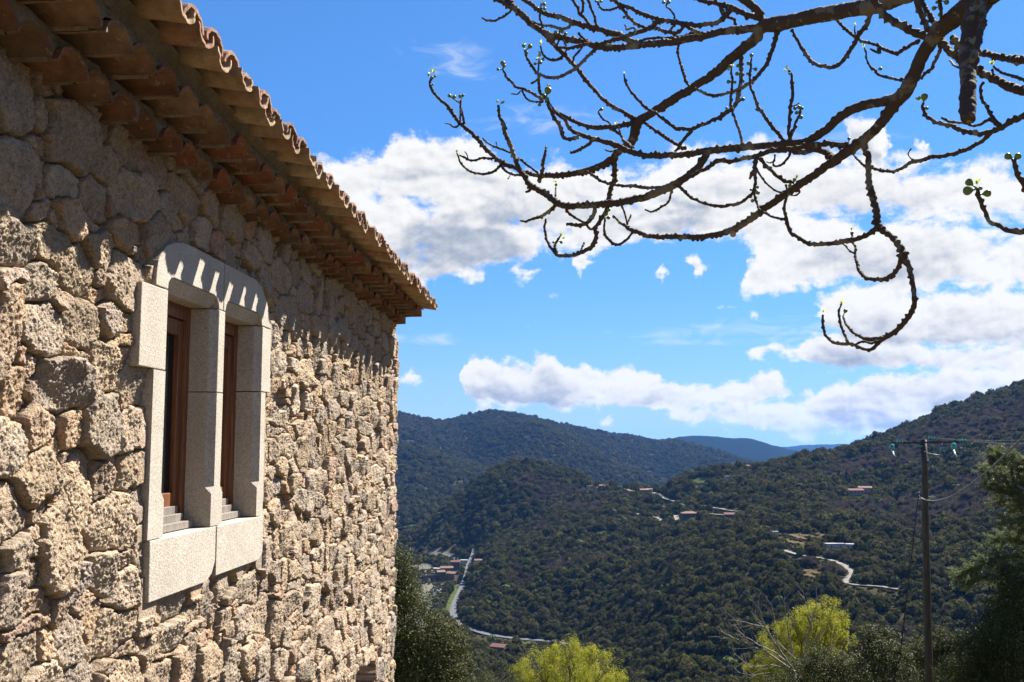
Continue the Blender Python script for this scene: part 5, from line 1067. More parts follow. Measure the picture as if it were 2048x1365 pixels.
# ------------------------------------------------------------------ the fig tree overhead, branch by branch (photo x, y, thickness)
def DP(px): return 3.75 + (2.45 - 3.75) * (px - 860) / (2048 - 860)
FIG = [ # [dz, [(x,y,w),...]] ; dz = extra distance at the free end (m)
 [0.0, [(2260,-330,120),(2120,-160,96),(2010,-50,72),(1965,-5,58),(1928,20,44),(1895,48,36),(1871,70,32),(1848,105,30),(1824,158,29),(1808,186,30),(1792,205,26),(1760,248,22),(1726,281,22),(1690,307,21),(1656,331,19),(1624,353,17),(1580,383,16),(1536,413,16),(1492,445,14),(1465,460,14),(1421,471,12),(1378,475,11),(1340,474,11),(1304,473,10),(1274,464,9),(1253,455,7.5),(1239,444,6),(1226,432,5)]],
 [-.25, [(1965,-5,50),(1952,25,46),(1942,70,40),(1937,120,36),(1936,170,33),(1936,238,30)]],
 [-.3, [(1966,-40,13),(1966,0,12),(1964,45,11),(1955,90,11),(1944,122,12)]],
 [-.2, [(1806,190,28),(1779,201,24),(1752,206,20),(1720,214,20),(1697,224,19),(1674,240,19),(1655,258,19),(1631,274,19),(1610,284,16),(1580,287,16),(1536,292,16),(1492,294,16),(1448,299,15),(1411,302,16),(1375,309,13),(1349,310,12),(1305,312,13),(1276,309,12),(1246,297,12),(1224,288,12),(1202,281,10),(1181,277,11),(1163,271,10),(1144,262,8),(1129,241,8),(1115,228,8),(1104,218,8),(1095,203,8),(1089,192,6)]],
 [-.1, [(1415,304,15),(1405,322,17),(1395,337,17),(1374,353,17),(1358,365,18),(1330,379,18),(1286,395,17),(1242,405,15),(1198,409,14),(1163,412,14),(1124,410,14),(1106,400,13),(1087,386,13),(1066,375,12),(1054,363,11),(1045,348,11),(1035,330,10),(1026,307,10),(1019,286,10),(1010,263,9),(1008,252,10),(1002,240,7),(998,224,6.5),(996.7,211,6)]],
 [.25, [(2080,-190,70),(1960,-90,56),(1880,-45,50),(1820,-16,44),(1770,4,38),(1740,13,36),(1689,22,34),(1630,32,33),(1586,42,33),(1550,49,34),(1520,58,26),(1513,73,25),(1484,100,24),(1455,125,22),(1419,155,20),(1390,172,19),(1361,190,18),(1334,207,20),(1298,230,19),(1281,240,21),(1272,253,23),(1268,275,20),(1258,288,18),(1236,305,16),(1224,319,18),(1202,332,14),(1173,342,13),(1144,348,13),(1108,352,11),(1073,351,9),(1052,346,9),(1029,336,9),(1003,325,10),(985,311,9),(964,288,9),(947,270,8),(935,259,8),(919,246,8),(906,226,7.5),(890,208,7),(875,194,6),(863,179,6),(860,165,5),(862.7,156,4)]],
 [.1, [(1228,318,12),(1230,341,11),(1227,366,11),(1220,382,11),(1217,401,11)]],
 [.15, [(1545,50,22),(1510,56,18),(1484,60,17),(1464,61,17),(1420,70,16),(1376,79,16),(1332,86,15),(1288,89,14),(1251,95,13),(1215,95,14),(1174,88,12),(1138,79,13),(1108,73,12),(1088,64,12)]],
 [.1, [(1268,246,14),(1258,248,11),(1239,253,11),(1217,254,10),(1188,255,10),(1166,250,9),(1144,240,8),(1122,229,8),(1107,219,7)]],
 [.15, [(1272,240,12),(1262,234,11),(1246,224,8),(1224,211,8),(1202,195,8),(1188,180,8),(1167,154,9),(1150,133,9),(1129,111,9),(1113,95,10),(1101,81,11),(1087,66,13),(1067,52,14),(1050,35,14),(1035,22,14),(1022,8,13),(1008,-8,12),(990,-26,11)]],
 [.05, [(1024,18,9),(1006,6,10),(988,-4,9),(965,-18,8)]],
 [.05, [(1022,22,5),(1010,32,5),(994,40,5),(977,41,5),(963,36,3)]],
 [.1, [(1282,92,12),(1266,84,13),(1244,73,14),(1204,61,12),(1174,52,12),(1145,44,11),(1123,34,10),(1094,29,10),(1076,19,9),(1062,10,9),(1045,-2,9),(1025,-16,8)]],
 [.0, [(1086,57,5),(1084,46,5),(1080.6,36,5),(1082,14,4),(1082,8,3)]],
 [.0, [(1144,46,7),(1138,53,6.5),(1130,58,6),(1118,56,6),(1101,53,6),(1079,50,5),(1064.5,42,3)]],
 [.0, [(1115,88,4),(1117,80,4),(1118,69,4),(1119,61,3)]],
 [-.1, [(1461,18,13),(1450,32,11),(1437,43,10),(1420,48,10),(1390,51,10),(1361,47,10),(1332,41,9),(1305,35,9),(1281,26,8),(1259,16,8),(1241,10,8),(1226,0,8),(1212,-10,8)]],
 [-.05, [(1322,40,11),(1316,44,11),(1305,52,11),(1288,61,10),(1259,70,9),(1229,79,9),(1200,88,8),(1174,89,8),(1152,95,7),(1130,97,6),(1118,95,5),(1104,89,3.5)]],
 [-.05, [(1204,88,9),(1198,94,8),(1186,103,7),(1174,114,7),(1157,132,7),(1138,145,7),(1113,155,7),(1087,154,6.5),(1075,147,6),(1062,130,6),(1053,114,5),(1049,100,4)]],
 [.0, [(1078,152,6),(1078,165,6),(1078,182,6),(1088,196,6)]], [.0, [(1078,156,5),(1072,162,5),(1063,167,5.5)]], [.0, [(1075,147,4),(1077,136,4),(1078,126,3.5),(1080,116,3)]],
 [.0, [(1128,110,6),(1118,117,6),(1110,120,6),(1092,116,5),(1084,105,4.5),(1081,91,3.5)]], [.0, [(1129,108,4),(1132,99,4),(1128,82,4)]], [.0, [(1145,125,5),(1151,111,5),(1158,103,5),(1164,95,4)]],
 [-.1, [(1084,205,8),(1080,198,7),(1068,189,6),(1052,181,6),(1032,173,5.5),(1016,157,5.5),(1010,147,5),(1005,138,4)]], [-.05, [(1082,205,4),(1064,204,4),(1052,195,4),(1044,182,4)]], [.0, [(1041,182,3),(1035,188,3),(1023,188,2.5)]],
 [-.15, [(1158,275,8),(1140,278,8),(1130,277,8),(1125.6,270,9),(1118,251,8),(1107,232,8),(1095,208,8)]],
 [-.05, [(929,247,5),(926,238,5),(923.5,224,5),(922,210,4.5),(921,202,4)]], [-.05, [(920,244,4),(921,230,4),(921,215,4)]], [0, [(921,207,4),(910,200,3.5),(903,194,3)]],
 [.0, [(918,250,4.5),(912,254,4.5),(907,254,4),(900,249,3.5),(890,247,2)]],
 [.0, [(985,318,6),(972,317,5.5),(959,318,5),(947,321,5),(940,321,5),(928,316,4.5),(919,311,3)]], [.0, [(936,318,2.5),(934,311,2.5),(930,304,2.5)]],
 [-.1, [(1003,328,6),(996,337,5.5),(985,346,5.5),(963,348,5),(940,343,5),(926,332,5),(917,316,4),(913.4,306,3)]],
 [.0, [(966,277,4),(978,288,4),(996,297,4.5),(1008,301,4.5),(1020,306,4)]], [.0, [(994,297,2),(993,290,2.2),(992,284,2.5)]],
 [.0, [(1036,316,5),(1052,329,5),(1065,339,5),(1077,348,5)]], [.0, [(1003,333,5),(1017,346,5),(1030,350,5),(1042,350,5)]], [.0, [(1021,350,3),(1019,354,3),(1016,358,3.5)]],
 [.0, [(1225,262,4),(1221,250,4),(1208,241,4),(1201,233,4),(1197,225,4),(1200,220,3)]],
 [-.2, [(1226,261,5),(1240,269,6),(1249,281,6),(1258,290,7),(1266,296,7)]], [-.1, [(1245,275,5),(1241,268,4),(1238,258,3.5),(1235,250,3)]],
 [.0, [(1184,279,8),(1180,286,7),(1172,292,6.5),(1164,297,6.5),(1150,304,6),(1142,306,5.5)]], [.0, [(1232,300,5),(1222,303,4.5),(1210,300,3)]],
 [.0, [(1062,378,6),(1058,382,6),(1052,384,5)]], [-.1, [(1079,364,9),(1082,348,8),(1086,338,6),(1085.7,330,7),(1089,311,6.5),(1091,301,5)]], [.0, [(1111,393,4),(1111,384,4),(1112,376,3.5)]],
 [-.05, [(1112,409,9),(1108,415,8),(1098,423,8),(1087,430,7),(1066,439,6.5),(1053,443,5),(1040,442,3.5)]],
 [-.1, [(1190,412,10),(1189,421,9),(1184,435,9),(1170,448,9),(1152,451,8),(1142,449,6.5),(1133,449,8)]],
 [.05, [(1129,412,6),(1133,420,5.5),(1149,436,5.5),(1167,446,5.5),(1181,458,6),(1190,458,7)]],
 [.05, [(1217,408,8),(1208,430,10),(1198,444,9),(1190,456,9),(1193,472,9),(1186,490,9.5),(1170,502,8.5),(1152,509,8.5),(1131,513,8),(1116,511,8),(1105,499,7.5),(1094,483,6),(1091,465,5.5),(1089,448,5),(1092,438,4)]],
 [.0, [(1114,506,5),(1110,492,4.5),(1115,481,4.5),(1120,473,3.5)]], [.0, [(1161,503,4),(1165,495,4),(1168,487,4.5)]],
 [-.05, [(1268,462,6),(1262,468,5.5),(1249,483,6),(1235,490,5.5),(1219,481,6),(1210,465,6),(1208,448,5),(1210,436,4)]],
 [.0, [(1243,412,4.5),(1249,430,4),(1252,440,4),(1255,450,5)]], [.0, [(1254,449,4),(1258,443,3.5),(1262,430,4)]],
 [.0, [(1344,378,5.5),(1341,390,5),(1338,401,5),(1332,408,4.5),(1323,414,5),(1307,423,4),(1290,420,3)]],
 [-.05, [(1342,372,7),(1325,374,7),(1312,375,6.5),(1290,376,6.5),(1268,372,7),(1246,372,6),(1226,369,6),(1206,364,6),(1188,353,6),(1173,343,4)]],
 [-.3, [(1697,291,14),(1659,288,12),(1624,291,11),(1600,295,10),(1576,299,10),(1536,304,11),(1514,312,11),(1483,318,9),(1457,323,9),(1434,322,10),(1418,334,9),(1395,346,9),(1374,358,8)]],
 [-.15, [(1513,314,10),(1509,339,8),(1511,358,7),(1508,379,7),(1497,395,7),(1474,408,7),(1460,411,6.5),(1444,413,7.5),(1413,408,6.5),(1386,397,6.5),(1360,376,6.5),(1352,371,5)]], [.0, [(1510,338,7),(1505,348,8),(1500,357,6)]],
 [-.1, [(1506,382,5),(1509,392,5),(1514,409,5),(1519,419,5),(1532,427,5),(1550,436,5),(1571,439,5.5)]],
 [.15, [(1674,322,18),(1667,318,15),(1655,307,13),(1640,301,12),(1625,300,11),(1606,306,11),(1588,303,9),(1576,299,9)]],
 [.0, [(1519,317,8),(1536,336,8),(1553,351,8),(1571,362,8),(1588,366,6)]], [.0, [(1512,336,5),(1523,355,4.5),(1537,372,4.5),(1553,383,4.5),(1568,388,4.5)]],
 [.0, [(1581,304,5),(1578,314,5),(1572,322,5),(1560,331,5),(1552,333,5),(1546,328,4),(1549,318,4),(1550,309,4)]], [.0, [(1548,322,3),(1541,326,3),(1532,324,2)]], [.0, [(1599,380,3.5),(1597,388,3.5),(1590,392,3.5),(1581,390,3)]],
 [.0, [(1728,290,17),(1733,302,14),(1737,311,13),(1736,339,13),(1738,355,13),(1740,371,13),(1744,390,14),(1750,409,13),(1754,430,13),(1757,450,15),(1764,460,14),(1778,470,12),(1792,485,12),(1802,500,14),(1808,514,15),(1818,534,11),(1822,552,10),(1825,567,10),(1828,585,10.5),(1829,600,11),(1826,618,10.5),(1812,641,10),(1792,662,10),(1773,674,9.5),(1757,685,8.5),(1745,697,8),(1734,700,6.5),(1718,695,7),(1704,688,7),(1684,688,7),(1663,682,6.5),(1650,668,6),(1645,647,5.5),(1646,630,4.5)]],
 [-.2, [(1755,456,12),(1745,463,11),(1730,473,9.5),(1710,479,10),(1696,482,11),(1683,484,10),(1646,489,9),(1617,486,9),(1595,475,8),(1578,458,8),(1574,447,8),(1571,432,6),(1569,409,6),(1573,395,6),(1573.6,383,5),(1571,369,4)]],
 [.2, [(1800,510,10),(1802,522,10),(1798,532,9.5),(1790,545,9.5),(1773,557,9),(1753,560,8),(1730,555,7.5),(1718,542,7),(1714,522,5.5),(1711,504,5),(1712,497,5),(1706,485,5)]], [.05, [(1710,507,4),(1699,503,3.5),(1690,492,3.5),(1684,487,4)]], [.0, [(1700,480,6),(1704,474,4.5),(1702,465,4)]],
 [.15, [(1790,664,8),(1768,674,8),(1755,678,8),(1740,679,7.5),(1724,676,7),(1708,666,6),(1698,655,5.5),(1691,647,5),(1686,633,4)]], [.0, [(1697,686,6),(1692,676,5.5),(1685,661,5.5),(1681,648,5.5),(1679,637,5),(1679,620,4.5),(1682,612,3)]], [-.05, [(1756,684,6),(1742,687,5),(1724,684,5),(1710,690,5)]],
 [-.1, [(2180,160,16),(2110,200,13),(2048,232,12),(2018,246,11),(1995,259,10),(1980,264,11),(1959,268,9),(1935,264,9),(1915,258,9),(1900,252,8),(1879,247,8),(1864,240,8),(1855,234,7.5),(1848,223,7),(1845,214,6),(1847,206,5)]],
 [.15, [(1984,264,8),(1976,273,9),(1959,286,8),(1944,294,8),(1929,301,8),(1912,307,8),(1895,311,8),(1877,313,8.5),(1859,315,8),(1847,320,8.5),(1835,323,8.5),(1818,328,7),(1809,334,6.5),(1795,340,6),(1783,343,6),(1765,341,6),(1748,337,6),(1736,334,5.5),(1726,329,5),(1715,320,4.5),(1708,311,4),(1704,303,4)]],
 [.0, [(1825,321,3),(1820,316,2.5),(1817,311,2.5),(1820,302,2.5),(1823,297,3.5)]], [.0, [(2000,252,10),(1991,244,8),(1979,240,6),(1965,247,6),(1949,252,5.5),(1933,249,5),(1919,247,5.5),(1900,243,5.5),(1883,236,4)]],
 [.0, [(1994,248,8),(1988,238,8),(1982,230,7.5),(1974,216,6.5),(1969,208,6),(1964,196,6),(1961,184,6),(1962,172,5.5),(1968,165,5)]],
 [.1, [(2180,215,24),(2100,196,22),(2048,183,19),(2011,170,18),(1981,155,16),(1962,145,16),(1943,132,15),(1920,117,15),(1902,105,14),(1884,83,16),(1876,72,14)]],
 [.1, [(2160,110,18),(2090,122,16),(2048,120,14),(2033,121,15),(2018,118,13),(2003,116,12),(1988,113,13),(1975,110,11),(1945,105,12),(1920,90,14),(1905,75,14)]],
 [.0, [(2100,175,7),(2048,159,6),(2026,152,6),(2014,149,5),(2003,146,5),(1993,139,5),(1987,132,4)]], [.0, [(1987,156,5),(1986,148,5),(1985,139,4.5)]], [.0, [(1920,137,4.5),(1907,130,4.5),(1903,124,4),(1899,121,4)]],
 [-.15, [(1885,70,16),(1860,75,15),(1845,73,15),(1823,63,15),(1805,54,15),(1793,47,15),(1777,36,14),(1763,24,14),(1750,4,14),(1738,-18,14),(1720,-50,14)]],
 [-.05, [(1872,64,12),(1857,56,12),(1850,44,12),(1842,30,11.5),(1836,14,11),(1833,0,11),(1828,-20,11)]], [.05, [(1884,60,12),(1875,57,11),(1868,45,11),(1860,30,11),(1852,18,10),(1845,7,10),(1838,-8,10),(1830,-25,9)]], [-.1, [(1890,48,8),(1885,44,8),(1883,30,7),(1882,15,7),(1881,-4,7)]],
 [.1, [(1838,82,9),(1830,86,8),(1812,96,7.5),(1792,107,8),(1770,99,7),(1755,92,7),(1740,86,6.5),(1733,85,6.5),(1714,77,6),(1696,62,7),(1685,52,6),(1674,42,6)]], [.0, [(1756,98,6),(1760,105,7),(1752,104,5),(1740,98,4)]],
 [.1, [(1882,92,7),(1879,104,7),(1875,114,7),(1868,128,7),(1860,140,7),(1850,149,6.5),(1842,156,6)]], [.0, [(1806,157,7),(1800,161,6),(1789,158,5.5),(1778,156,6),(1763,152,5.5),(1750,142,5),(1740,134,5),(1736,127,4),(1733,117,4),(1732,106,4),(1729,96,3.5)]],
 [.05, [(1742,24,11),(1739,34,10),(1730,54,10),(1722,66,10),(1717,72,10),(1708,91,9),(1701,100,8),(1693,111,8.5),(1684,124,8),(1674,132,8),(1660,135,8),(1650,133,8),(1641,132,8),(1620,120,7.5),(1612,110,8),(1606,101,7.5),(1600,90,6.5),(1594,80,7),(1589,70,6),(1584,60,6)]], [.0, [(1711,68,4),(1708,60,3),(1710,52,2)]],
 [.0, [(1556,62,11),(1552,78,10),(1548,91,9.5),(1542,106,9),(1537,120,9),(1531,132,9),(1522,144,8.5),(1513,155,8),(1503,163,8),(1484,176,8),(1473,181,7),(1462,184,6.5),(1450,188,6),(1438,190,7),(1426,191,7.5),(1410,186,6.5),(1398,181,5.5),(1390,176,4)]],
 [-.1, [(1480,104,11),(1482,117,10),(1483,146,9),(1481,162,9),(1479,176,8.5),(1478,190,9),(1475,203,9),(1463,219,9),(1452,227,9),(1441,234,9),(1427,239,8),(1416,246,7.5),(1400,252,8),(1389,257,8.5),(1375,259,8),(1360,257,7),(1356,258,8),(1345,252,7),(1334,245,7.5),(1322,236,7),(1312,228,6.5),(1300,221,7),(1290,214,6.5),(1276,200,6),(1267,189,6),(1259,179,5.5),(1250,161,6),(1248,153,3.5),(1248.5,148,2)]],
 [.0, [(1384,261,8),(1377,268,7.5),(1371,274,7),(1361,291,7),(1349,304,6)]], [-.05, [(1283,240,5),(1287,244,6),(1305,257,6.5),(1327,272,8),(1338,280,7),(1349,287,7.5),(1371,298,7)]],
 [.0, [(1530,46,16),(1522,38,13),(1500,31,13),(1486,26,12),(1461,15,12),(1448,11,10),(1434,7,10),(1405,3,9),(1385,-8,9),(1365,-14,8)]], [-.1, [(1524,32,18),(1518,24,18),(1500,9,19),(1480,-6,20),(1450,-35,20)]],
 [.0, [(1439,12,4),(1441,22,4),(1445,29,4),(1450,33,4)]], [.0, [(1452,33,7),(1468,40,6),(1472,50,6)]],
 [.0, [(1349,38,4.5),(1348,31,4),(1344,25,4),(1339,18,4),(1333,13,4.5),(1336,4,4),(1337,-4,4)]], [.0, [(1349,50,5),(1344,56,4.5),(1339,62,4.5)]],
 [.0, [(1236,8,7),(1241,14,7),(1248,23,6.5),(1254,30,7.5),(1263,41,7),(1273,49,7.5),(1288,56,6),(1300,58,6),(1314,57,7),(1324,60,7),(1332,63,8),(1346,66,9),(1358,63,8),(1364,57,7),(1368,50,8)]],
 [.1, [(1366,48,8),(1374,54,7),(1388,62,8),(1398,66,8),(1410,68,8)]], [.0, [(1252,32,4),(1248,35,4)]], [.0, [(1285,62,4),(1279,61,4),(1267,57,4),(1253,59,4),(1252,53,3.5),(1250,50,3.5)]],
 [.0, [(1244,10,5),(1228,17,5),(1215,20,5),(1203,17,4.5),(1198,10,4.5),(1196,3,4)]],
 [.0, [(1180,52,7),(1176,46,7),(1170,38,6.5),(1158,26,6.5),(1155,16,6),(1152,11,6),(1146,0,6),(1140,-10,6)]], [.0, [(1162,28,6),(1165,22,6),(1165,8,6),(1164,-4,6)]], [.0, [(1194,54,6.5),(1192,46,6),(1189,37,6),(1186,27,6),(1183,18,6),(1176,0,6),(1172,-10,6)]],
 [.0, [(1180,90,6),(1176,86,5.5),(1168,77,5),(1162,72,5),(1157,66,5)]], [.0, [(1357,88,6),(1357,96,5),(1356,104,6.5),(1358,114,5.5),(1361,128,6),(1364,139,6.5),(1368,150,6),(1371,161,6),(1380,173,5)]],
 [.15, [(1277,85,6),(1290,79,6),(1302,77,6),(1325,77,6),(1346,76,6.5),(1365,73,6.5),(1390,66,7)]], [.0, [(1440,8,6),(1443,18,7),(1448,27,8)]],
 [-.1, [(1485,292,7),(1482,276,6),(1478,262,6),(1474,249,6),(1469,236,5.5),(1465,226,5),(1461,211,6),(1462,196,6),(1463,183,5.5),(1464,165,5.5),(1465,156,5),(1462.5,142,4.5),(1463,134,3)]], [0, [(1476,206,3.5),(1481,202,3.5),(1485,199,3)]],
 [-.1, [(1572,284,9),(1565,279,8),(1558,269,8),(1543,252,8),(1535,241,7),(1528,230,7),(1521,221,7),(1515,213,7),(1511,202,6.5),(1508,193,6),(1502,178,6),(1499,161,5),(1500,142,5),(1502,128,4.5),(1503,117,4)]], [0, [(1520,222,4),(1514,221,4),(1511,218,3.5)]],
 [-.05, [(1582,284,11),(1580,278,9),(1577,265,7),(1578,252,7.5),(1579,240,7),(1580,230,7),(1582,208,6.5),(1585,197,7),(1586,186,7),(1584,175,6.5),(1584,164,7),(1584,155,5),(1583,147,4.5),(1578,141,4)]], [0, [(1581,274,8),(1585,266,7),(1589,257,7),(1591,245,5.5),(1597,232,5),(1600,223,4.5),(1601,216,4)]], [0, [(1584,213,3),(1592,211,3),(1598,206,3.5)]],
 [-.15, [(2150,420,14),(2090,452,12),(2048,462,11),(2035,464,12),(2016,460,10),(1994,450,9),(1981,444,9),(1972,427,9),(1963,409,8.5),(1960,398,9),(1957,386,9),(1955,378,6)]],
 [-.1, [(2130,400,12),(2070,390,11),(2052,378,10),(2046,366,10),(2038,355,9),(2033,341,8.5),(2029,328,9),(2027,318,8)]],
]
FRUIT = [(864,156,4.5),(870.7,152.7,3.6),(857,150,2.8),(866,169.6,2.8),(899,192,5),(909,194,4.6),(920,193,4.6),(926,191,4),(905,195,2.5),(1005.5,127,6.5),(996,139,4),(1009,132,4),(1060,93,6.2),(1047,92,4.6),(1053.5,105.5,4.2),(1086,119,4.2),(1081,125.5,4.8),(1070,128,4),(1073,119,2.4),
 (1096,181,9.5),(1087,194,8),(1094,199,6),(1079,210,4.5),(1088,9,5),(1089,18,4.6),(1075,17,3.8),(1124,63,5.5),(1131,68,4.5),(1111,65,4.5),(1203,219,4.4),(1198,226,3),(1112,370,3.6),(1107,485,3.4),(1110,491,4),(1122.6,485,4),(1217,420,5.2),(1210.5,428,5),(1217,436,4.8),
 (1515,375,3.8),(1516,386,5),(1505,402,4.6),(1502,380,3.4),(1698,278,4),(1705,466,3),(1691,622,5),(1682,610,3),(1849,194,8.2),(1854,217,4),(1935,382,10.5),(1938,365,8.6),(1975,387,8.6),(1961,377,4.5),(2016,313,8),(2036,313,7.5),(1868,17,5.4),(1893,5,6),(1880,30,5),(1874,5,4),
 (1761,138,4.4),(1327,5,4.4),(1338,5,4.4),(1248,35,4),(1457,164,5),(1470,165,4),(1476,132,5),(1474,148,5),(1460,133,4.4),(1486,199,5),(1453,216.5,3.4),(1497,127,5),(1495,148,3.6),(1511,139,4.8),(1503,111,5),(1579,148,3),(1590,217,4.8),(1598,215,4.8),(1604,217,4.2),(1593,226,4.6),(1602,235,5),(1589,360,4.6),(1580,372,5),(1202,3,4),(1192,3,3.6)]
BUDS = [(860,142,7),(868,144,7),(1098,172,8),(1078.5,110,10),(1081,86,8),(1119,58,6),(996,203,5),(1003,205,8),(913,302,7),(1091,296,9),(1112,365,7),(1099,417,6),(1122,470,9),(1127,476,6),(1213,416,6),(1727,90,7),(1703,458,6),(1683,603,9),(1646,622,6),(1836,198,10),(1953.5,364,10),(1983,127,8),(1575,137,8),(1570,140,5),(1593,354,8),(1710,48,5),(1232.6,246,6),(1248,145,3),(1457,140,6),(1465,132,5),(1086,2,6),(1052,90,6),(1083,188,6),(2030,308,5)]
def m_fig(t):
    tc = t.add('ShaderNodeTexCoord').outputs['Object']
    n = t.noise(tc, 40, 5, .7).outputs['Fac']; b = t.noise(tc, 11, 4, .6).outputs['Fac']; f = t.noise(tc, 160, 3, .6).outputs['Fac']
    c = t.mix(n, (.040, .028, .020), (.105, .078, .057))
    c = t.mix(t.sm(b, .54, .62), c, (.17, .155, .115)); c = t.mix(t.sm(t.noise(tc, 17, 3, .6).outputs['Fac'], .63, .68), c, (.24, .235, .15))
    return bsdf(t, c, .85, .2, Normal=bump(t, t.m('ADD', n, t.m('MULTIPLY', f, .5)), .9, .006))
FIGB = mat('fig_bark', m_fig)
FRU = mat('green_fig', lambda t: t.add('ShaderNodeMixShader', {0: .15, 1: bsdf(t, (.16, .22, .05), .4, .3), 2: t.add('ShaderNodeBsdfTranslucent', {'Color': (.16, .24, .05, 1)}).outputs[0]}).outputs[0])
BUDM = mat('leaf_bud', lambda t: t.add('ShaderNodeMixShader', {0: .5, 1: bsdf(t, (.38, .42, .08), .4, .4), 2: t.add('ShaderNodeBsdfTranslucent', {'Color': (.60, .68, .14, 1)}).outputs[0]}).outputs[0])
CUT = mat('cut_wood', lambda t: bsdf(t, (.42, .27, .15), .8, .2))
fig = thing('fig_tree', 'leafless fig tree with knobbly dark branches and small green figs, across the upper right', 'tree', Vector((2.3, 1.15, -1.85)))
FO = Vector((2.3, 1.15, -1.85))
placed = []                                   # (px, py, distance) of everything built so far
def near_d(x, y):
    best = min(placed, key=lambda q: (q[0] - x) ** 2 + (q[1] - y) ** 2); return best if (best[0] - x) ** 2 + (best[1] - y) ** 2 < 18 ** 2 else None
rf = np.random.RandomState(6); specs = []
for dz, pl in FIG:
    P = np.array(pl, float); L_ = np.concatenate([[0], np.cumsum(np.hypot(np.diff(P[:, 0]), np.diff(P[:, 1])))]); n = max(6, int(L_[-1] / 1.5)); s = np.linspace(0, L_[-1], n)
    def cr(col):                              # smooth interpolation through the traced points
        m_ = np.gradient(P[:, col], L_); i = np.clip(np.searchsorted(L_, s, 'right') - 1, 0, len(L_) - 2); h_ = L_[i + 1] - L_[i]; t = (s - L_[i]) / h_
        return (2 * t ** 3 - 3 * t ** 2 + 1) * P[i, col] + (t ** 3 - 2 * t ** 2 + t) * h_ * m_[i] + (-2 * t ** 3 + 3 * t ** 2) * P[i + 1, col] + (t ** 3 - t ** 2) * h_ * m_[i + 1]
    x, y = cr(0), cr(1); w_ = np.interp(s, L_, P[:, 2])
    st = near_d(x[0], y[0]) if placed else None
    d0 = st[2] if st else DP(x[0]); base = np.array([DP(q) for q in x]); off0 = d0 - base[0]
    fr = s / max(L_[-1], 1); en = near_d(x[-1], y[-1]) if (placed and L_[-1] > 25 and w_[-1] > 3.9 and False) else None
    d = base + off0 * (1 - fr) + (off0 * .6 + dz) * fr
    kx, ky = [np.interp(s, np.linspace(0, L_[-1], max(3, int(L_[-1] / 8))), rf.normal(0, .75, max(3, int(L_[-1] / 8)))) * np.clip(np.minimum(s, L_[-1] - s) / 8, 0, 1) for _ in (0, 1)]
    x = x + kx; y = y + ky
    specs.append((x, y, w_, d, s))
    for k in range(0, n, 4): placed.append((x[k], y[k], d[k]))
order = sorted(range(len(specs)), key=lambda i: -(specs[i][4][-1] * specs[i][2].mean()))
def branch_mesh(b, spec, k=10):
    x, y, w_, d, s = spec; n = len(x); pts_ = [Vector(at(x[i], y[i], d[i])) for i in range(n)]
    kk = 14 if w_.max() > 20 else k
    arc = np.concatenate([[0], np.cumsum([(pts_[i + 1] - pts_[i]).length for i in range(n - 1)])])
    # leaf scars: rings and knobs every 1-1.8 cm on thin wood, wider apart on old wood
    nodes = []; a_ = rf.uniform(0, .01)
    while a_ < arc[-1]:
        r_ = np.interp(a_, arc, w_) * .5 / F * 3; nodes.append((a_, rf.uniform(0, 6.28), rf.uniform(.5, 1.0) * (1 if r_ < .012 else .55))); a_ += rf.uniform(.009, .019) + .5 * r_
    rings = []; a = None; loop = []
    for i, p in enumerate(pts_):
        dr = (pts_[min(i + 1, n - 1)] - pts_[max(i - 1, 0)]).normalized()
        a = dr.orthogonal().normalized() if a is None else (a - dr * a.dot(dr)).normalized(); c = dr.cross(a)
        R = w_[i] * .5 * d[i] / F * .86; ring = []
        for j in range(kk):
            th = 2 * math.pi * j / kk; g = 1 + .05 * math.sin(th * 2 + arc[i] * 30) + rf.uniform(-.035, .035)
            for (na, nt_, ns) in nodes:
                u = (arc[i] - na) / (.0030 + R * .22)
                if abs(u) < 2.2: g += math.exp(-u * u) * ns * (.25 + 1.0 * max(0, math.cos(th - nt_)) ** 2) * min(1, (.009 / R) ** 1.5)
            ring.append(p + (a * math.cos(th) + c * math.sin(th)) * R * g)
        rings.append(ring)
    vs = [q for r_ in rings for q in r_]; fs = [(i * kk + j, i * kk + (j + 1) % kk, (i + 1) * kk + (j + 1) % kk, (i + 1) * kk + j) for i in range(n - 1) for j in range(kk)]
    fs += [tuple(reversed(range(kk))), tuple(range((n - 1) * kk, n * kk))]; b.verts(vs, fs)
tw = MB(FO)
for rank, i in enumerate(order):
    if rank < 97: b = MB(FO); branch_mesh(b, specs[i]); b.build('branch', FIGB, fig, True)
    else: branch_mesh(tw, specs[i], 8)
if tw.v: tw.build('twigs', FIGB, fig, True, kind='stuff')
# trunk standing to the right, out of the picture, with the limbs that reach away from it
s0 = Vector(at(2260, -330, DP(2260))); s1 = Vector(at(2120, -160, DP(2120)))
def limb(pts_, rads, k=14, sub=7):
    P = []; Rr = []
    for i in range(len(pts_) - 1):
        m0 = pts_[i - 1] if i else pts_[i] * 2 - pts_[i + 1]; m1 = pts_[i + 2] if i + 2 < len(pts_) else pts_[i + 1] * 2 - pts_[i]
        q = interpolate_bezier(pts_[i], pts_[i] + (pts_[i + 1] - m0) / 6, pts_[i + 1] - (m1 - pts_[i]) / 6, pts_[i + 1], sub + 1)[:-1]
        for t_, v_ in enumerate(q): P.append(Vector(v_)); Rr.append(rads[i] + (rads[i + 1] - rads[i]) * t_ / sub)
    P.append(pts_[-1]); Rr.append(rads[-1]); n = len(P)
    P = [p + Vector(rf.normal(0, 1, 3)) * Rr[i] * .10 * (0 < i < n - 1) for i, p in enumerate(P)]
    b = MB(FO); b.tube(P, [r_ * rf.uniform(.93, 1.1) for r_ in Rr], k); return b, P
foot = FO + Vector((0, 0, -.2)); crk = FO + Vector((-.12, -.05, 1.15))
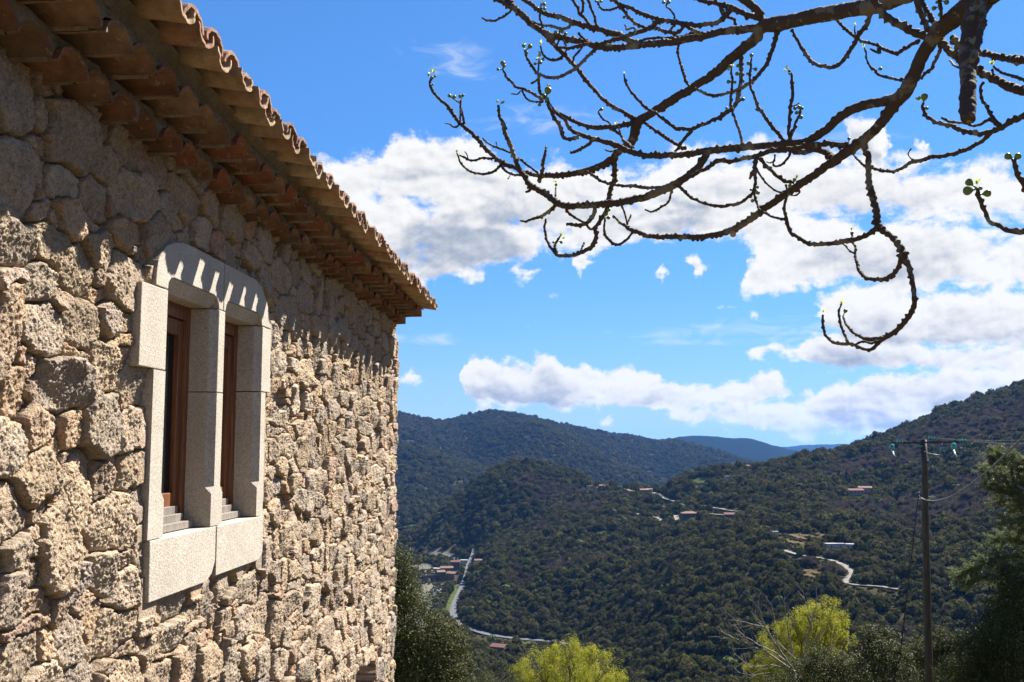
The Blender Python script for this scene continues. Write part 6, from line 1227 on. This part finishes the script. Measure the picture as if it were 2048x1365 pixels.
b, _ = limb([foot, FO + Vector((.02, .03, .5)), crk], [.20, .155, .15]); b.build('trunk', FIGB, fig, True)
b, _ = limb([crk, crk + Vector((-.28, .0, .55)), crk.lerp(s0, .62) + Vector((.05, 0, .28)), s0, s0.lerp(s1, .6)], [.13, .115, .095, .082, .07]); b.build('branch', FIGB, fig, True)
for vec, r0 in ((Vector((.9, -.5, 1.6)), .10), (Vector((.7, .55, 1.9)), .085), (Vector((-.3, -1.3, 1.5)), .08), (Vector((1.3, .1, .9)), .075)):
    b, P = limb([crk, crk + vec * .35 + Vector((0, 0, -.08)), crk + vec * .7 + Vector((0, 0, .1)), crk + vec], [r0, r0 * .8, r0 * .6, r0 * .4], 12)
    for _ in range(9):
        q = P[rf.randint(len(P) // 3, len(P))]; d_ = (vec.normalized() + Vector(rf.normal(0, .7, 3)) + Vector((.25, -.25, 0))).normalized(); l_ = rf.uniform(.4, .9)
        b2, _ = limb([q, q + d_ * l_ * .4 - Vector((0, 0, .06)), q + d_ * l_ * .8, q + d_ * l_ + Vector((0, 0, .14))], [.02, .014, .010, .006], 7, 5); b.verts([Vector(v_) + FO for v_ in b2.v], b2.f)
    b.build('twigs', FIGB, fig, True, kind='stuff')
for px, py, rr_ in ((1466, 466, 6.0),):       # sawn ends
    st = near_d(px, py); p = Vector(at(px, py + 3, st[2] - .02)); b = MB(FO); vs, fs = lathe(p, (p * -1).normalized() + Vector((0, 0, -.4)), [(-.02, .008), (0, .0095), (.004, .0085), (.0045, .0)], 12); b.verts(vs, fs); b.build('sawn_end', CUT, fig, True)
def fruit(px, py, rp):
    st = min(placed, key=lambda q: (q[0] - px) ** 2 + (q[1] - py) ** 2); d = st[2] - .004; c = Vector(at(px, py, d)); a = Vector(at(st[0], st[1], st[2])); R = rp * d / F * .80
    ax = (c - a); L0 = ax.length; ax = ax.normalized() if L0 > 1e-4 else Vector((0, 0, 1)); base = c - ax * R * 1.5
    prof = [(0, .22), (.25, .26), (.55, .48), (.9, .78), (1.3, .97), (1.7, 1.0), (2.05, .88), (2.3, .6), (2.42, .28), (2.44, .0)]
    b = MB(FO); vs, fs = lathe(base, ax, [(q * R, w_ * R) for q, w_ in prof], 14); b.verts(vs, fs)
    if L0 > R * 1.6: b.tube([a, base + ax * R * .1], R * .24, 6)
    return b.build('fig', FRU, fig, True)
for f_ in sorted(FRUIT, key=lambda q: -q[2])[:98]: fruit(*f_)
def bud(px, py, l):
    st = min(placed, key=lambda q: (q[0] - px) ** 2 + (q[1] - py) ** 2); d = st[2]; c = Vector(at(px, py, d)); a = Vector(at(st[0], st[1], d)); L0 = l * d / F
    ax = (c - a); ax = (ax.normalized() if ax.length > 1e-3 else Vector((0, 0, 1))); ax = (ax + Vector((0, 0, .5))).normalized(); b = MB(FO)
    for k in range(4):                        # young leaves folded round the tip
        t_ = Vector(rf.normal(0, .45, 3)); dr = (ax + t_).normalized(); sd = dr.cross(Vector(rf.normal(0, 1, 3))).normalized(); nn = dr.cross(sd); o_ = c - ax * L0 * .4; l2 = L0 * rf.uniform(.8, 1.35); w_ = l2 * .26
        q = [o_, o_ + dr * l2 * .45 + sd * w_ + nn * w_ * .5, o_ + dr * l2, o_ + dr * l2 * .45 - sd * w_ + nn * w_ * .5, o_ + dr * l2 * .5 - nn * w_ * .25]
        b.verts(q, [(0, 1, 4), (1, 2, 4), (2, 3, 4), (3, 0, 4)])
    vs, fs = lathe(c - ax * L0 * .5, ax, [(0, L0 * .12), (L0 * .3, L0 * .17), (L0 * .6, L0 * .1), (L0 * .9, 0)], 8); b.verts(vs, fs)
    b.build('leaf_bud', BUDM, fig, True)
for q in BUDS: bud(*q)
